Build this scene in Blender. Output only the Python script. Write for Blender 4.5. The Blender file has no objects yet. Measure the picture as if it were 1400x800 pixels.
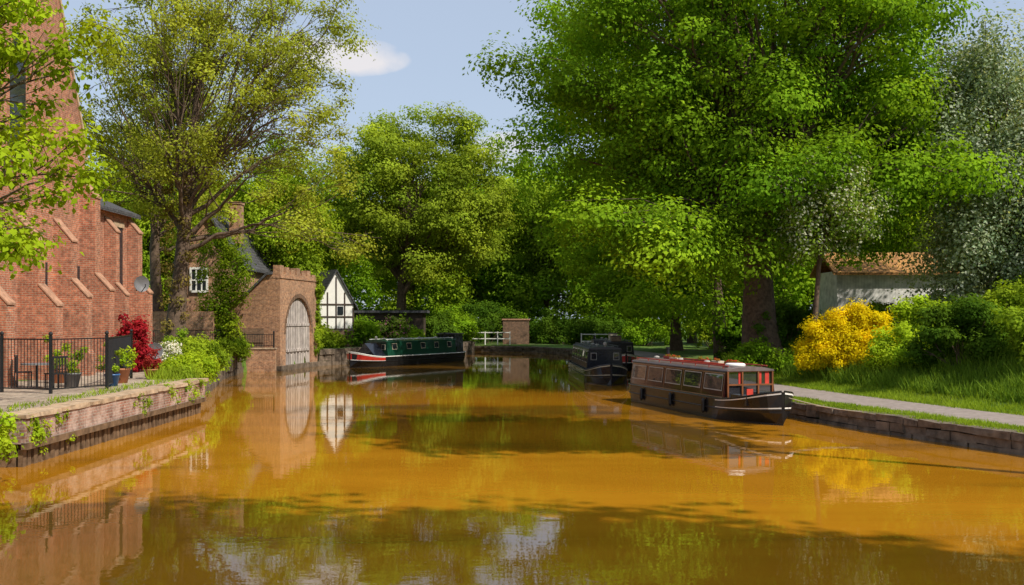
import bpy, math, random
import numpy as np
from mathutils import Vector, Matrix
rnd = random.Random(7)
S = bpy.context.scene
COL = S.collection

# ------------------------------------------------------------------ materials
def new_mat(name):
    m = bpy.data.materials.new(name); m.use_nodes = True
    nt = m.node_tree; nt.nodes.clear()
    out = nt.nodes.new('ShaderNodeOutputMaterial')
    return m, nt, out
def N(nt, t, **kw):
    n = nt.nodes.new(t)
    for k, v in kw.items():
        if k in n.inputs: n.inputs[k].default_value = v
        else: setattr(n, k, v)
    return n
def ramp(nt, fac, stops):
    r = nt.nodes.new('ShaderNodeValToRGB')
    el = r.color_ramp.elements
    while len(el) < len(stops): el.new(0.5)
    for e, (p, c) in zip(el, stops):
        e.position = p; e.color = (*c, 1)
    nt.links.new(fac, r.inputs[0]); return r.outputs[0]
def mix(nt, a, b, fac, mode='MIX'):
    m = nt.nodes.new('ShaderNodeMix'); m.data_type = 'RGBA'; m.blend_type = mode
    for i, v in ((0, fac), (6, a), (7, b)):
        if hasattr(v, 'is_linked') or hasattr(v, 'links'): nt.links.new(v, m.inputs[i])
        else: m.inputs[i].default_value = v if i == 0 else (*v, 1)
    return m.outputs[2]

def plain(name, col, rough=0.6, metal=0.0, var=0.25, scale=3.0, coat=0.0, bump=0.0, ior=1.45):
    m, nt, out = new_mat(name)
    p = N(nt, 'ShaderNodeBsdfPrincipled', Roughness=rough, Metallic=metal, IOR=ior)
    tc = N(nt, 'ShaderNodeTexCoord')
    no = N(nt, 'ShaderNodeTexNoise', Scale=scale, Detail=6.0, Roughness=0.65)
    nt.links.new(tc.outputs['Object'], no.inputs['Vector'])
    d = tuple(c*(1-var) for c in col); l = tuple(min(1, c*(1+var)) for c in col)
    c = ramp(nt, no.outputs[0], [(0.3, d), (0.7, l)])
    nt.links.new(c, p.inputs['Base Color'])
    p.inputs['Coat Weight'].default_value = coat
    if bump:
        b = N(nt, 'ShaderNodeBump', Strength=bump, Distance=0.05)
        nt.links.new(no.outputs[0], b.inputs['Height']); nt.links.new(b.outputs[0], p.inputs['Normal'])
    nt.links.new(p.outputs[0], out.inputs[0]); return m

def brick(name, c1, c2, mortar, dirt=(0.16, 0.10, 0.07), bw=0.225, bh=0.075, ms=0.012, pale=None, dirtamt=0.5, palepos=(0.45, 0.62)):
    m, nt, out = new_mat(name)
    p = N(nt, 'ShaderNodeBsdfPrincipled', Roughness=0.85)
    tc = N(nt, 'ShaderNodeTexCoord')
    br = N(nt, 'ShaderNodeTexBrick', Scale=1.0)
    br.inputs['Color1'].default_value = (*c1, 1); br.inputs['Color2'].default_value = (*c2, 1)
    br.inputs['Mortar'].default_value = (*mortar, 1)
    br.inputs['Brick Width'].default_value = bw; br.inputs['Row Height'].default_value = bh
    br.inputs['Mortar Size'].default_value = ms
    nt.links.new(tc.outputs['UV'], br.inputs['Vector'])
    n1 = N(nt, 'ShaderNodeTexNoise', Scale=0.55, Detail=8.0, Roughness=0.7)
    nt.links.new(tc.outputs['Object'], n1.inputs['Vector'])
    f = ramp(nt, n1.outputs[0], [(0.42, (0, 0, 0)), (0.72, (dirtamt,)*3)])
    c = mix(nt, br.outputs[0], dirt, f)
    n3 = N(nt, 'ShaderNodeTexNoise', Scale=6.0, Detail=5.0, Roughness=0.7)
    nt.links.new(tc.outputs['Object'], n3.inputs['Vector'])
    f3 = ramp(nt, n3.outputs[0], [(0.35, (0.6,)*3), (0.65, (1.35,)*3)])
    c = mix(nt, c, f3, 1.0, 'MULTIPLY')
    if pale:
        n2 = N(nt, 'ShaderNodeTexNoise', Scale=1.3, Detail=9.0, Roughness=0.75)
        nt.links.new(tc.outputs['Object'], n2.inputs['Vector'])
        f2 = ramp(nt, n2.outputs[0], [(palepos[0], (0, 0, 0)), (palepos[1], (0.75,)*3)])
        c = mix(nt, c, pale, f2)
    nt.links.new(c, p.inputs['Base Color'])
    b = N(nt, 'ShaderNodeBump', Strength=0.6, Distance=0.02)
    nt.links.new(br.outputs[1], b.inputs['Height']); b.invert = True
    nt.links.new(b.outputs[0], p.inputs['Normal'])
    nt.links.new(p.outputs[0], out.inputs[0]); return m

def leafmat(name, transl=0.38):
    m, nt, out = new_mat(name)
    at = N(nt, 'ShaderNodeAttribute', attribute_name='Col')
    d = N(nt, 'ShaderNodeBsdfDiffuse'); t = N(nt, 'ShaderNodeBsdfTranslucent')
    yl = mix(nt, at.outputs[0], (1.35, 1.25, 0.45), 1.0, 'MULTIPLY')
    nt.links.new(at.outputs[0], d.inputs[0]); nt.links.new(yl, t.inputs[0])
    m1 = N(nt, 'ShaderNodeMixShader'); m1.inputs[0].default_value = transl
    nt.links.new(d.outputs[0], m1.inputs[1]); nt.links.new(t.outputs[0], m1.inputs[2])
    nt.links.new(m1.outputs[0], out.inputs[0]); return m

def tilemat(name, c1, c2, gap, bw=0.3, bh=0.2):
    return brick(name, c1, c2, gap, dirt=tuple(x*0.4 for x in c1), bw=bw, bh=bh, ms=0.015)

M_LEAF = leafmat('leaf')
M_BARK = plain('bark', (0.12, 0.08, 0.055), 0.9, var=0.55, scale=5, bump=0.8)
M_BRICK = brick('red_brick', (0.55, 0.18, 0.09), (0.36, 0.105, 0.055), (0.42, 0.29, 0.20))
M_BRICK_O = brick('orange_brick', (0.54, 0.25, 0.12), (0.34, 0.14, 0.075), (0.46, 0.35, 0.24), pale=(0.52, 0.36, 0.24), palepos=(0.55, 0.80), dirt=(0.10, 0.07, 0.05))
M_BRICK_Q = brick('quay_brick', (0.40, 0.16, 0.10), (0.28, 0.10, 0.07), (0.42, 0.33, 0.27), pale=(0.58, 0.44, 0.37), dirt=(0.07, 0.06, 0.04), dirtamt=.8)
M_BRICK_D = brick('dark_brick', (0.22, 0.11, 0.06), (0.15, 0.08, 0.05), (0.2, 0.15, 0.1))
M_STONE = plain('sandstone', (0.44, 0.32, 0.21), 0.85, var=0.45, scale=4, bump=0.4)
M_CAP = plain('buttress_stone', (0.40, 0.22, 0.14), 0.85, var=0.4, scale=5, bump=0.3)
M_COPE = plain('coping_stone', (0.15, 0.115, 0.085), 0.9, var=0.7, scale=2.5, bump=0.8)
M_SLATE = tilemat('slate', (0.10, 0.10, 0.11), (0.07, 0.07, 0.08), (0.03, 0.03, 0.03))
M_TILE = tilemat('orange_tile', (0.52, 0.26, 0.07), (0.40, 0.19, 0.06), (0.16, 0.08, 0.03), bw=0.28, bh=0.28)
M_IRON = plain('black_iron', (0.015, 0.015, 0.017), 0.4, var=0.2)
M_WHITE = plain('white_paint', (0.80, 0.79, 0.75), 0.6, var=0.08)
M_DWOOD = plain('dark_wood', (0.06, 0.04, 0.03), 0.8, var=0.4, scale=6)
M_WOOD = plain('weathered_wood', (0.22, 0.15, 0.10), 0.85, var=0.4, scale=6)
M_GLASS = plain('dark_glass', (0.02, 0.025, 0.03), 0.05, var=0.2)
M_TERRA = plain('terracotta', (0.45, 0.18, 0.09), 0.8)
M_PILE = plain('wet_timber', (0.15, 0.095, 0.055), 0.7, var=0.6, scale=4, bump=0.4)
M_GREYM = plain('grey_metal', (0.16, 0.16, 0.17), 0.6)
M_FRAME = plain('window_frame_metal', (0.36, 0.34, 0.31), 0.35, var=.15)
M_BLUE = plain('blue_glaze', (0.04, 0.12, 0.30), 0.3)
M_ROPE = plain('rope', (0.45, 0.38, 0.28), 0.9)
M_PAVE = brick('paving', (0.44, 0.36, 0.28), (0.36, 0.29, 0.22), (0.14, 0.12, 0.08), bw=0.9, bh=0.6, ms=0.02)

def plankmat(name, c1, c2, w=0.16, gap=(0.06, 0.04, 0.03), gs=0.02):
    m, nt, out = new_mat(name)
    p = N(nt, 'ShaderNodeBsdfPrincipled', Roughness=0.85)
    tc = N(nt, 'ShaderNodeTexCoord')
    br = N(nt, 'ShaderNodeTexBrick', Scale=1.0)
    br.inputs['Color1'].default_value = (*c1, 1); br.inputs['Color2'].default_value = (*c2, 1)
    br.inputs['Mortar'].default_value = (*gap, 1)
    br.inputs['Brick Width'].default_value = 9; br.inputs['Row Height'].default_value = w
    br.inputs['Mortar Size'].default_value = gs
    sp = N(nt, 'ShaderNodeSeparateXYZ'); cb = N(nt, 'ShaderNodeCombineXYZ')
    nt.links.new(tc.outputs['UV'], sp.inputs[0])
    nt.links.new(sp.outputs[0], cb.inputs[1]); nt.links.new(sp.outputs[1], cb.inputs[0])
    nt.links.new(cb.outputs[0], br.inputs['Vector'])
    no = N(nt, 'ShaderNodeTexNoise', Scale=3.0, Detail=8.0)
    nt.links.new(tc.outputs['Object'], no.inputs['Vector'])
    f = ramp(nt, no.outputs[0], [(0.3, (0.7,)*3), (0.7, (1.2,)*3)])
    c = mix(nt, br.outputs[0], f, 1.0, 'MULTIPLY')
    nt.links.new(c, p.inputs['Base Color']); nt.links.new(p.outputs[0], out.inputs[0]); return m
M_DOOR = plankmat('grey_planks', (0.60, 0.54, 0.50), (0.40, 0.35, 0.33), 0.30, gs=0.035)
M_FENCEW = plankmat('fence_planks', (0.30, 0.19, 0.12), (0.22, 0.14, 0.09))
M_CLAP = plankmat('white_boards', (0.84, 0.83, 0.80), (0.80, 0.79, 0.76), 0.15, (0.6, 0.6, 0.58), 0.008)

def groundmat():
    m, nt, out = new_mat('grass_ground')
    p = N(nt, 'ShaderNodeBsdfPrincipled', Roughness=0.95)
    tc = N(nt, 'ShaderNodeTexCoord')
    n1 = N(nt, 'ShaderNodeTexNoise', Scale=0.35, Detail=8.0, Roughness=0.65)
    n2 = N(nt, 'ShaderNodeTexNoise', Scale=9.0, Detail=6.0, Roughness=0.7)
    for n in (n1, n2): nt.links.new(tc.outputs['Object'], n.inputs['Vector'])
    a = ramp(nt, n1.outputs[0], [(0.35, (0.09, 0.085, 0.03)), (0.48, (0.09, 0.17, 0.02)), (0.7, (0.17, 0.27, 0.03))])
    b = ramp(nt, n2.outputs[0], [(0.3, (0.5,)*3), (0.7, (1.35,)*3)])
    c = mix(nt, a, b, 1.0, 'MULTIPLY')
    nt.links.new(c, p.inputs['Base Color'])
    bp = N(nt, 'ShaderNodeBump', Strength=0.7, Distance=0.06)
    nt.links.new(n2.outputs[0], bp.inputs['Height']); nt.links.new(bp.outputs[0], p.inputs['Normal'])
    nt.links.new(p.outputs[0], out.inputs[0]); return m
M_GROUND = groundmat()
M_PATH = plain('path_gravel', (0.28, 0.23, 0.205), 0.95, var=0.25, scale=5, bump=0.3)

def watermat():
    m, nt, out = new_mat('ochre_water')
    p = N(nt, 'ShaderNodeBsdfPrincipled', Roughness=0.006, IOR=1.5)
    tc = N(nt, 'ShaderNodeTexCoord')
    mp0 = N(nt, 'ShaderNodeMapping'); mp0.inputs['Scale'].default_value = (0.05, 0.16, 1.0)
    nt.links.new(tc.outputs['Object'], mp0.inputs[0])
    n0 = N(nt, 'ShaderNodeTexNoise', Scale=1.0, Detail=6.0, Roughness=0.6, Distortion=0.6)
    nt.links.new(mp0.outputs[0], n0.inputs['Vector'])
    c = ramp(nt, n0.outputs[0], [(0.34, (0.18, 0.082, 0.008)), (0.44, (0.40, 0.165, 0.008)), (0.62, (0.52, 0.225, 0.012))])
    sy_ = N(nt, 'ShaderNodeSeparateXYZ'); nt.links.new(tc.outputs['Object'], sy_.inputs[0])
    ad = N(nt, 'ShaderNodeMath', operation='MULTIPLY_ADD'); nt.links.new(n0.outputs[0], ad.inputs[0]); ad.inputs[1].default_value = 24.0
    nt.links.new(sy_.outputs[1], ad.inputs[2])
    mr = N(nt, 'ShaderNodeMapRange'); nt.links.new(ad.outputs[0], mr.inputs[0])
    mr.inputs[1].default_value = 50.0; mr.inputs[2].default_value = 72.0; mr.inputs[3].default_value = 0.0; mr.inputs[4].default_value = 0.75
    c = mix(nt, c, (0.12, 0.065, 0.010), mr.outputs[0])  # base colour darkens towards the far end, imitating dark tree reflections
    nt.links.new(c, p.inputs['Base Color'])
    mp = N(nt, 'ShaderNodeMapping'); mp.inputs['Scale'].default_value = (1.0, 1.6, 1.0)
    nt.links.new(tc.outputs['Object'], mp.inputs[0])
    n1 = N(nt, 'ShaderNodeTexNoise', Scale=2.2, Detail=3.0, Roughness=0.5)
    n2 = N(nt, 'ShaderNodeTexNoise', Scale=0.4, Detail=2.0)
    nt.links.new(mp.outputs[0], n1.inputs['Vector']); nt.links.new(mp.outputs[0], n2.inputs['Vector'])
    b1 = N(nt, 'ShaderNodeBump', Strength=0.22, Distance=0.006)
    b2 = N(nt, 'ShaderNodeBump', Strength=0.25, Distance=0.009)
    nt.links.new(n1.outputs[0], b1.inputs['Height']); nt.links.new(n2.outputs[0], b2.inputs['Height'])
    nt.links.new(b2.outputs[0], b1.inputs['Normal']); nt.links.new(b1.outputs[0], p.inputs['Normal'])
    nt.links.new(p.outputs[0], out.inputs[0]); return m
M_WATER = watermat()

# ------------------------------------------------------------------ mesh helpers
def box_uv(me):
    n = len(me.loops)
    if n == 0: return
    uvl = me.uv_layers.new(name='UVMap')
    co = np.empty(len(me.vertices)*3, 'f'); me.vertices.foreach_get('co', co); co = co.reshape(-1, 3)
    li = np.empty(n, 'i'); me.loops.foreach_get('vertex_index', li)
    npol = len(me.polygons)
    ls = np.empty(npol, 'i'); me.polygons.foreach_get('loop_total', ls)
    nr = np.empty(npol*3, 'f'); me.polygons.foreach_get('normal', nr); nr = np.abs(nr.reshape(-1, 3))
    ax = np.repeat(np.argmax(nr, axis=1), ls)
    c = co[li]
    uv = np.where((ax == 0)[:, None], c[:, [1, 2]], np.where((ax == 1)[:, None], c[:, [0, 2]], c[:, [0, 1]]))
    uvl.data.foreach_set('uv', uv.astype('f').ravel())

def link(ob, parent=None):
    COL.objects.link(ob)
    if parent: ob.parent = parent
    return ob
def tag(ob, label=None, category=None, kind=None, group=None):
    if label: ob['label'] = label
    if category: ob['category'] = category
    if kind: ob['kind'] = kind
    if group: ob['group'] = group
    return ob
def empty(name, loc, label, category, group=None, rotz=0):
    e = bpy.data.objects.new(name, None); e.location = loc; e.rotation_euler = (0, 0, rotz)
    e.empty_display_size = 0.3
    COL.objects.link(e); return tag(e, label, category, None, group)

def mesh_quads(name, V, mat, col=None, nper=4):
    V = np.asarray(V, 'f').reshape(-1, 3); nv = len(V); nf = nv//nper
    me = bpy.data.meshes.new(name)
    me.vertices.add(nv); me.vertices.foreach_set('co', V.ravel())
    me.loops.add(nv); me.loops.foreach_set('vertex_index', np.arange(nv, dtype='i'))
    me.polygons.add(nf); me.polygons.foreach_set('loop_start', np.arange(0, nv, nper, dtype='i'))
    me.polygons.foreach_set('loop_total', np.full(nf, nper, 'i'))
    me.update(calc_edges=True)
    if col is not None:
        a = me.color_attributes.new('Col', 'FLOAT_COLOR', 'POINT')
        c4 = np.ones((nv, 4), 'f'); c4[:, :3] = np.repeat(col, nper, axis=0)
        a.data.foreach_set('color', c4.ravel())
    me.materials.append(mat)
    return me

class MB:
    def __init__(s): s.v = []; s.f = []
    def add(s, vs, fs):
        o = len(s.v); s.v += [tuple(v) for v in vs]; s.f += [tuple(i+o for i in f) for f in fs]; return s
    def box(s, c, d, rz=0, jit=0):
        x, y, z = [k/2 for k in d]; ca, sa = math.cos(rz), math.sin(rz); vs = []
        for dx, dy, dz in ((-x,-y,-z),(x,-y,-z),(x,y,-z),(-x,y,-z),(-x,-y,z),(x,-y,z),(x,y,z),(-x,y,z)):
            if jit: dx += rnd.uniform(-jit, jit); dy += rnd.uniform(-jit, jit); dz += rnd.uniform(-jit, jit)
            vs.append((c[0]+dx*ca-dy*sa, c[1]+dx*sa+dy*ca, c[2]+dz))
        return s.add(vs, [(3,2,1,0),(4,5,6,7),(0,1,5,4),(1,2,6,5),(2,3,7,6),(3,0,4,7)])
    def bx(s, x0, x1, y0, y1, z0, z1):
        return s.box(((x0+x1)/2, (y0+y1)/2, (z0+z1)/2), (x1-x0, y1-y0, z1-z0))
    def prism(s, prof, fn, a, b):
        n = len(prof)
        vs = [fn(a, p, q) for p, q in prof]+[fn(b, p, q) for p, q in prof]
        fs = [tuple(range(n))[::-1], tuple(range(n, 2*n))]+[(i, (i+1) % n, n+(i+1) % n, n+i) for i in range(n)]
        return s.add(vs, fs)
    def tube(s, pts, rad, k=6, cap=True):
        pts = [Vector(p) for p in pts]; n = len(pts)
        if not hasattr(rad, '__len__'): rad = [rad]*n
        vs = []; up = None
        for i, p in enumerate(pts):
            t = (pts[min(i+1, n-1)]-pts[max(i-1, 0)])
            if t.length < 1e-6: t = Vector((0, 0, 1))
            t.normalize()
            if up is None: up = Vector((1, 0, 0)) if abs(t.x) < 0.8 else Vector((0, 1, 0))
            a = t.cross(up).normalized(); b = a.cross(t).normalized(); up = b
            for j in range(k):
                an = 2*math.pi*j/k
                vs.append(p+(a*math.cos(an)+b*math.sin(an))*rad[i])
        fs = [(i*k+j, i*k+(j+1) % k, (i+1)*k+(j+1) % k, (i+1)*k+j) for i in range(n-1) for j in range(k)]
        if cap: fs += [tuple(range(k))[::-1], tuple(range((n-1)*k, n*k))]
        return s.add(vs, fs)
    def lathe(s, c, prof, k=16):
        return s.tube([(c[0], c[1], c[2]+z) for r, z in prof], [r for r, z in prof], k)
    def obj(s, name, mat, parent=None, origin=None, smooth=False, fix=True):
        o = Vector(origin) if origin is not None else Vector((0, 0, 0))
        me = bpy.data.meshes.new(name)
        me.from_pydata([(v[0]-o.x, v[1]-o.y, v[2]-o.z) for v in s.v], [], s.f); me.update()
        if fix:
            import bmesh
            bm = bmesh.new(); bm.from_mesh(me); bmesh.ops.recalc_face_normals(bm, faces=bm.faces); bm.to_mesh(me); bm.free()
        box_uv(me); me.materials.append(mat)
        if smooth: me.polygons.foreach_set('use_smooth', [True]*len(me.polygons))
        ob = bpy.data.objects.new(name, me); link(ob, parent)
        if parent is None and origin is not None: ob.location = o
        return ob

# ------------------------------------------------------------------ canal outline & ground
def chaikin(p, n=2):
    for _ in range(n):
        q = [p[0]]
        for a, b in zip(p[:-1], p[1:]):
            q.append((a[0]*.75+b[0]*.25, a[1]*.75+b[1]*.25)); q.append((a[0]*.25+b[0]*.75, a[1]*.25+b[1]*.75))
        q.append(p[-1]); p = q
    return p
RB = chaikin([(17.2, 5.5), (15.6, 14), (13.4, 20), (11.85, 23.8), (10.3, 28), (9.05, 32.5), (7.7, 38), (6.9, 43), (6.5, 48), (7.2, 58), (8, 68), (7.6, 80), (5.2, 89), (1.5, 97), (-3.6, 99)])
LB = [(-3.6, 99), (-3.7, 92), (-4.4, 85), (-6.2, 79.5), (-11.4, 71), (-12.9, 68.6), (-13.98, 61.9), (-15.9, 60.5), (-15.0, 53), (-13.2, 45), (-11.9, 38), (-10.6, 34.6), (-10.5, 22), (-11.1, 22.2), (-11.2, 19), (-9.6, 15.5), (-8.6, 12), (-8, 5.5)]
POLY = np.array(RB+LB[1:])
def sdist(X, Y):
    X = np.asarray(X, float); Y = np.asarray(Y, float)
    D = np.full(X.shape, 1e9); ins = np.zeros(X.shape, bool)
    n = len(POLY)
    for i in range(n):
        x0, y0 = POLY[i]; x1, y1 = POLY[(i+1) % n]
        dx, dy = x1-x0, y1-y0; L = dx*dx+dy*dy+1e-12
        t = np.clip(((X-x0)*dx+(Y-y0)*dy)/L, 0, 1)
        D = np.minimum(D, np.hypot(X-x0-t*dx, Y-y0-t*dy))
        c = ((y0 > Y) != (y1 > Y)) & (X < (x1-x0)*(Y-y0)/(y1-y0+1e-12)+x0)
        ins ^= c
    return np.where(ins, -D, D)
def sm(t): t = np.clip(t, 0, 1); return t*t*(3-2*t)
def land(X, Y, D):
    left = 1.1-0.5*sm((Y-80)/12)
    right = 0.5+1.5*sm((D-4.0)/5.0)*(1-sm((Y-50)/18))
    h = np.where(X < -2, left, np.where(X > 2, right, left+(right-left)*(X+2)/4))
    h = np.where((Y > 96) & (X < 8), 0.6+0*h, h)
    h = h+0.09*np.sin(X*0.9+Y*0.37)*np.sin(Y*0.7-X*.3)*sm((D-4.5)/3)
    return h
def gz(x, y):
    d = sdist(np.array([x]), np.array([y])); return float(land(np.array([x]), np.array([y]), d)[0])
xs = np.concatenate([[-2500, -900, -300, -120, -60, -40, -32], np.arange(-27, 27.01, 0.3), [32, 40, 60, 120, 300, 900, 2500]])
ys = np.concatenate([[-2500, -600, -150, -40, -15, -4], np.arange(0, 106, 0.3), [110, 120, 140, 180, 300, 700, 2500]])
GX, GY = np.meshgrid(xs, ys)
GD = sdist(GX, GY)
GZ = np.where(GD > 0.2, land(GX, GY, GD), -1.2)
nx, ny = len(xs), len(ys)
idx = np.arange(nx*ny).reshape(ny, nx)
F = np.stack([idx[:-1, :-1], idx[:-1, 1:], idx[1:, 1:], idx[1:, :-1]], -1).reshape(-1, 4)
me = bpy.data.meshes.new('ground')
me.from_pydata(np.stack([GX, GY, GZ], -1).reshape(-1, 3).tolist(), [], F.tolist()); me.materials.append(M_GROUND)
g = link(bpy.data.objects.new('ground', me)); tag(g, kind='structure')
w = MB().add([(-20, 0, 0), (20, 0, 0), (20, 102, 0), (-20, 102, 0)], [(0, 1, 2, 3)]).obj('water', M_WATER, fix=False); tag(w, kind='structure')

def offset_line(pts, d):
    out = []
    for i, p in enumerate(pts):
        a = Vector(pts[max(i-1, 0)]); b = Vector(pts[min(i+1, len(pts)-1)]); t = (b-a).normalized()
        out.append((p[0]+t.y*d, p[1]-t.x*d))
    return out
PB = [p for p in RB if p[1] < 88]
PA, PC = offset_line(PB, 1.15), offset_line(PB, 3.7)
mb = MB(); vs = []
for i, (a, b) in enumerate(zip(PA, PC)):
    w1 = 0.10*math.sin(i*1.7); w2 = 0.10*math.sin(i*2.3+1)
    vs += [(a[0]+w1, a[1], 0.512), (b[0]+w2, b[1], 0.512)]
mb.add(vs, [(2*i, 2*i+1, 2*i+3, 2*i+2) for i in range(len(PA)-1)])
tag(mb.obj('towpath', M_PATH, fix=False), kind='structure')
mb = MB().add([(-16.7, 22.4, 1.108), (-10.9, 22.6, 1.108), (-10.95, 34.4, 1.108), (-12.6, 38, 1.108), (-14.2, 46, 1.108), (-16.7, 46, 1.108)], [(0, 1, 2, 3, 4, 5)])
tag(mb.obj('terrace_pavement', M_PAVE, fix=False), kind='structure')

def resample(pts, step):
    out = []
    P = [Vector(p) for p in pts]
    for a, b in zip(P[:-1], P[1:]):
        L = (b-a).length; n = max(1, int(round(L/step)))
        for k in range(n): out.append(tuple(a+(b-a)*k/n))
    out.append(tuple(P[-1])); return out
def block_wall(pts, courses, th, blk, side=1, jit=0.025, cope_over=0.05):
    mb = MB()
    for ci, (z0, z1) in enumerate(courses):
        last = ci == len(courses)-1
        seq = resample(pts, 0.3)
        i = rnd.randint(0, 1)
        while i < len(seq)-1:
            k = max(1, int(round(blk/0.3*rnd.uniform(0.6, 1.6)))); j = min(len(seq)-1, i+k)
            a, b = Vector(seq[i]), Vector(seq[j]); t = (b-a); ln = t.length
            if ln < 0.05: break
            t.normalize(); n = Vector((t.y, -t.x))*side
            ov = (cope_over if last else 0)+rnd.uniform(-0.05, 0.03)
            c = (a+b)/2+n*(th/2-ov)
            mb.box((c.x, c.y, (z0+z1)/2+rnd.uniform(-.02, .012)), (ln-0.02, th, z1-z0-0.012), math.atan2(t.y, t.x)+rnd.uniform(-.02, .02), jit)
            i = j
    return mb
tag(block_wall(RB, [(-0.6, 0.12), (0.12, 0.34), (0.34, 0.53)], 0.42, 0.75).obj('canal_bank_wall', M_COPE), 'low weathered stone canal wall beside the towpath', 'wall')
tag(block_wall(LB[:6], [(-0.6, 0.3), (0.3, 0.75), (0.75, 1.12)], 0.45, 0.6, 1).obj('canal_bank_wall', M_COPE), 'weathered stone canal wall behind the green moored boat', 'wall')
tag(block_wall(LB[7:12], [(-0.6, 0.3), (0.3, 0.75), (0.75, 1.12)], 0.45, 0.6, 1).obj('canal_bank_wall', M_COPE), 'overgrown stone canal wall beside the terrace', 'wall')
tag(block_wall(LB[13:], [(-0.6, 0.3), (0.3, 0.75), (0.75, 1.12)], 0.45, 0.6, 1).obj('canal_bank_wall', M_COPE), 'dark stone canal wall covered with plants', 'wall')

e = empty('brick_quay', (-10.7, 28, 0), 'brick quay wall with stone coping and timber piling', 'wall')
o = e.location
MB().bx(-11.05, -10.42, 21.9, 34.75, 0.5, 1.03).obj('wall', M_BRICK_Q, e, o)
mb = MB(); y = 21.85
while y < 34.7:
    L = rnd.uniform(0.5, 1.1); mb.box((-10.72+rnd.uniform(-.03, .03), y+L/2, 1.085), (0.66, L-0.02, 0.10), 0, 0.016); y += L
mb.obj('coping', M_STONE, e, o)
MB().bx(-10.5, -10.36, 21.9, 34.7, 0.38, 0.52).obj('timber_beam', M_PILE, e, o)
mb = MB()
for k in range(46):
    yy = 22.05+k*0.275; mb.box((-10.56+rnd.uniform(-.03, .02), yy, rnd.uniform(-.02, .02)), (0.12, 0.17, 0.76), 0, 0.015)
mb.bx(-11.05, -10.66, 21.95, 34.7, -0.6, 0.5)
mb.obj('timber_piling', M_PILE, e, o)

# ------------------------------------------------------------------ foliage
def leaves(C, R, n, size, cols, g, flat=0.75, shell=0.5, up=0.5, asp=0.66, droop=0.0, cv=0.16):
    C = np.asarray(C, float); R = np.asarray(R, float); k = len(C)
    cnt = np.maximum(3, (n*(R/R.mean())**2)).astype(int)
    ci = np.repeat(np.arange(k), cnt); m = len(ci)
    d = g.normal(size=(m, 3)); d /= np.linalg.norm(d, axis=1)[:, None]
    rr = shell+(1-shell)*g.random(m)**0.6
    ph = g.random((k, 3))*6.28
    lump = 1+0.35*np.sin(d[:, 0]*4+ph[ci, 0])*np.sin(d[:, 1]*4+ph[ci, 1])+0.2*np.sin(d[:, 2]*7+ph[ci, 2])
    p = C[ci]+d*(rr*R[ci]*lump)[:, None]*np.array([1, 1, flat])
    if droop: p[:, 2] -= droop*(np.abs(d[:, 0])+np.abs(d[:, 1]))*R[ci]*g.random(m)
    nrm = d*0.9+g.normal(size=(m, 3))*0.38+np.array([0.12, -0.12, up]); nrm /= np.linalg.norm(nrm, axis=1)[:, None]
    r = g.normal(size=(m, 3)); t = np.cross(nrm, r); t /= np.linalg.norm(t, axis=1)[:, None]+1e-9
    b = np.cross(nrm, t)
    a = (size*0.5*g.uniform(0.6, 1.4, m))[:, None]
    f = nrm*a*0.2
    V = np.stack([p-t*a, p+b*a*asp+f, p+t*a, p-b*a*asp+f], 1)
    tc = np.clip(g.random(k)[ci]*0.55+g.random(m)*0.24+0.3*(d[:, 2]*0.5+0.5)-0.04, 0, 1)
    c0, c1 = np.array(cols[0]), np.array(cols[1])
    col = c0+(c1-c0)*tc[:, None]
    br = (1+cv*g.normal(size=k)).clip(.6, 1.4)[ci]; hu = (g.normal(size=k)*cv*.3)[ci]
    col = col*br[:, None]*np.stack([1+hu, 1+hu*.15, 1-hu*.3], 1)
    if len(cols) > 2:
        fr = cols[3]; w = (g.random(m) < fr*(0.4+1.2*(d[:, 2]*0.5+0.5)))
        col[w] = np.array(cols[2])*g.uniform(0.8, 1.1, (w.sum(), 1))
    return V.reshape(-1, 3), col.clip(0.005, .95)

def limb(mb, a, b, r0, r1, g, k=6, n=6, arch=0.15, wob=0.05):
    a = np.array(a, float); b = np.array(b, float); L = np.linalg.norm(b-a)
    pts = []; rs = []
    off = g.normal(size=3)*wob*L
    for i in range(n+1):
        t = i/n; s = math.sin(math.pi*t)
        p = a+(b-a)*t+np.array([0, 0, arch*L*s])+off*s+g.normal(size=3)*wob*0.25*L*(0 < i < n)
        pts.append(tuple(p)); rs.append(r0+(r1-r0)*t**0.8)
    mb.tube(pts, rs, k, cap=False); return pts

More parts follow.
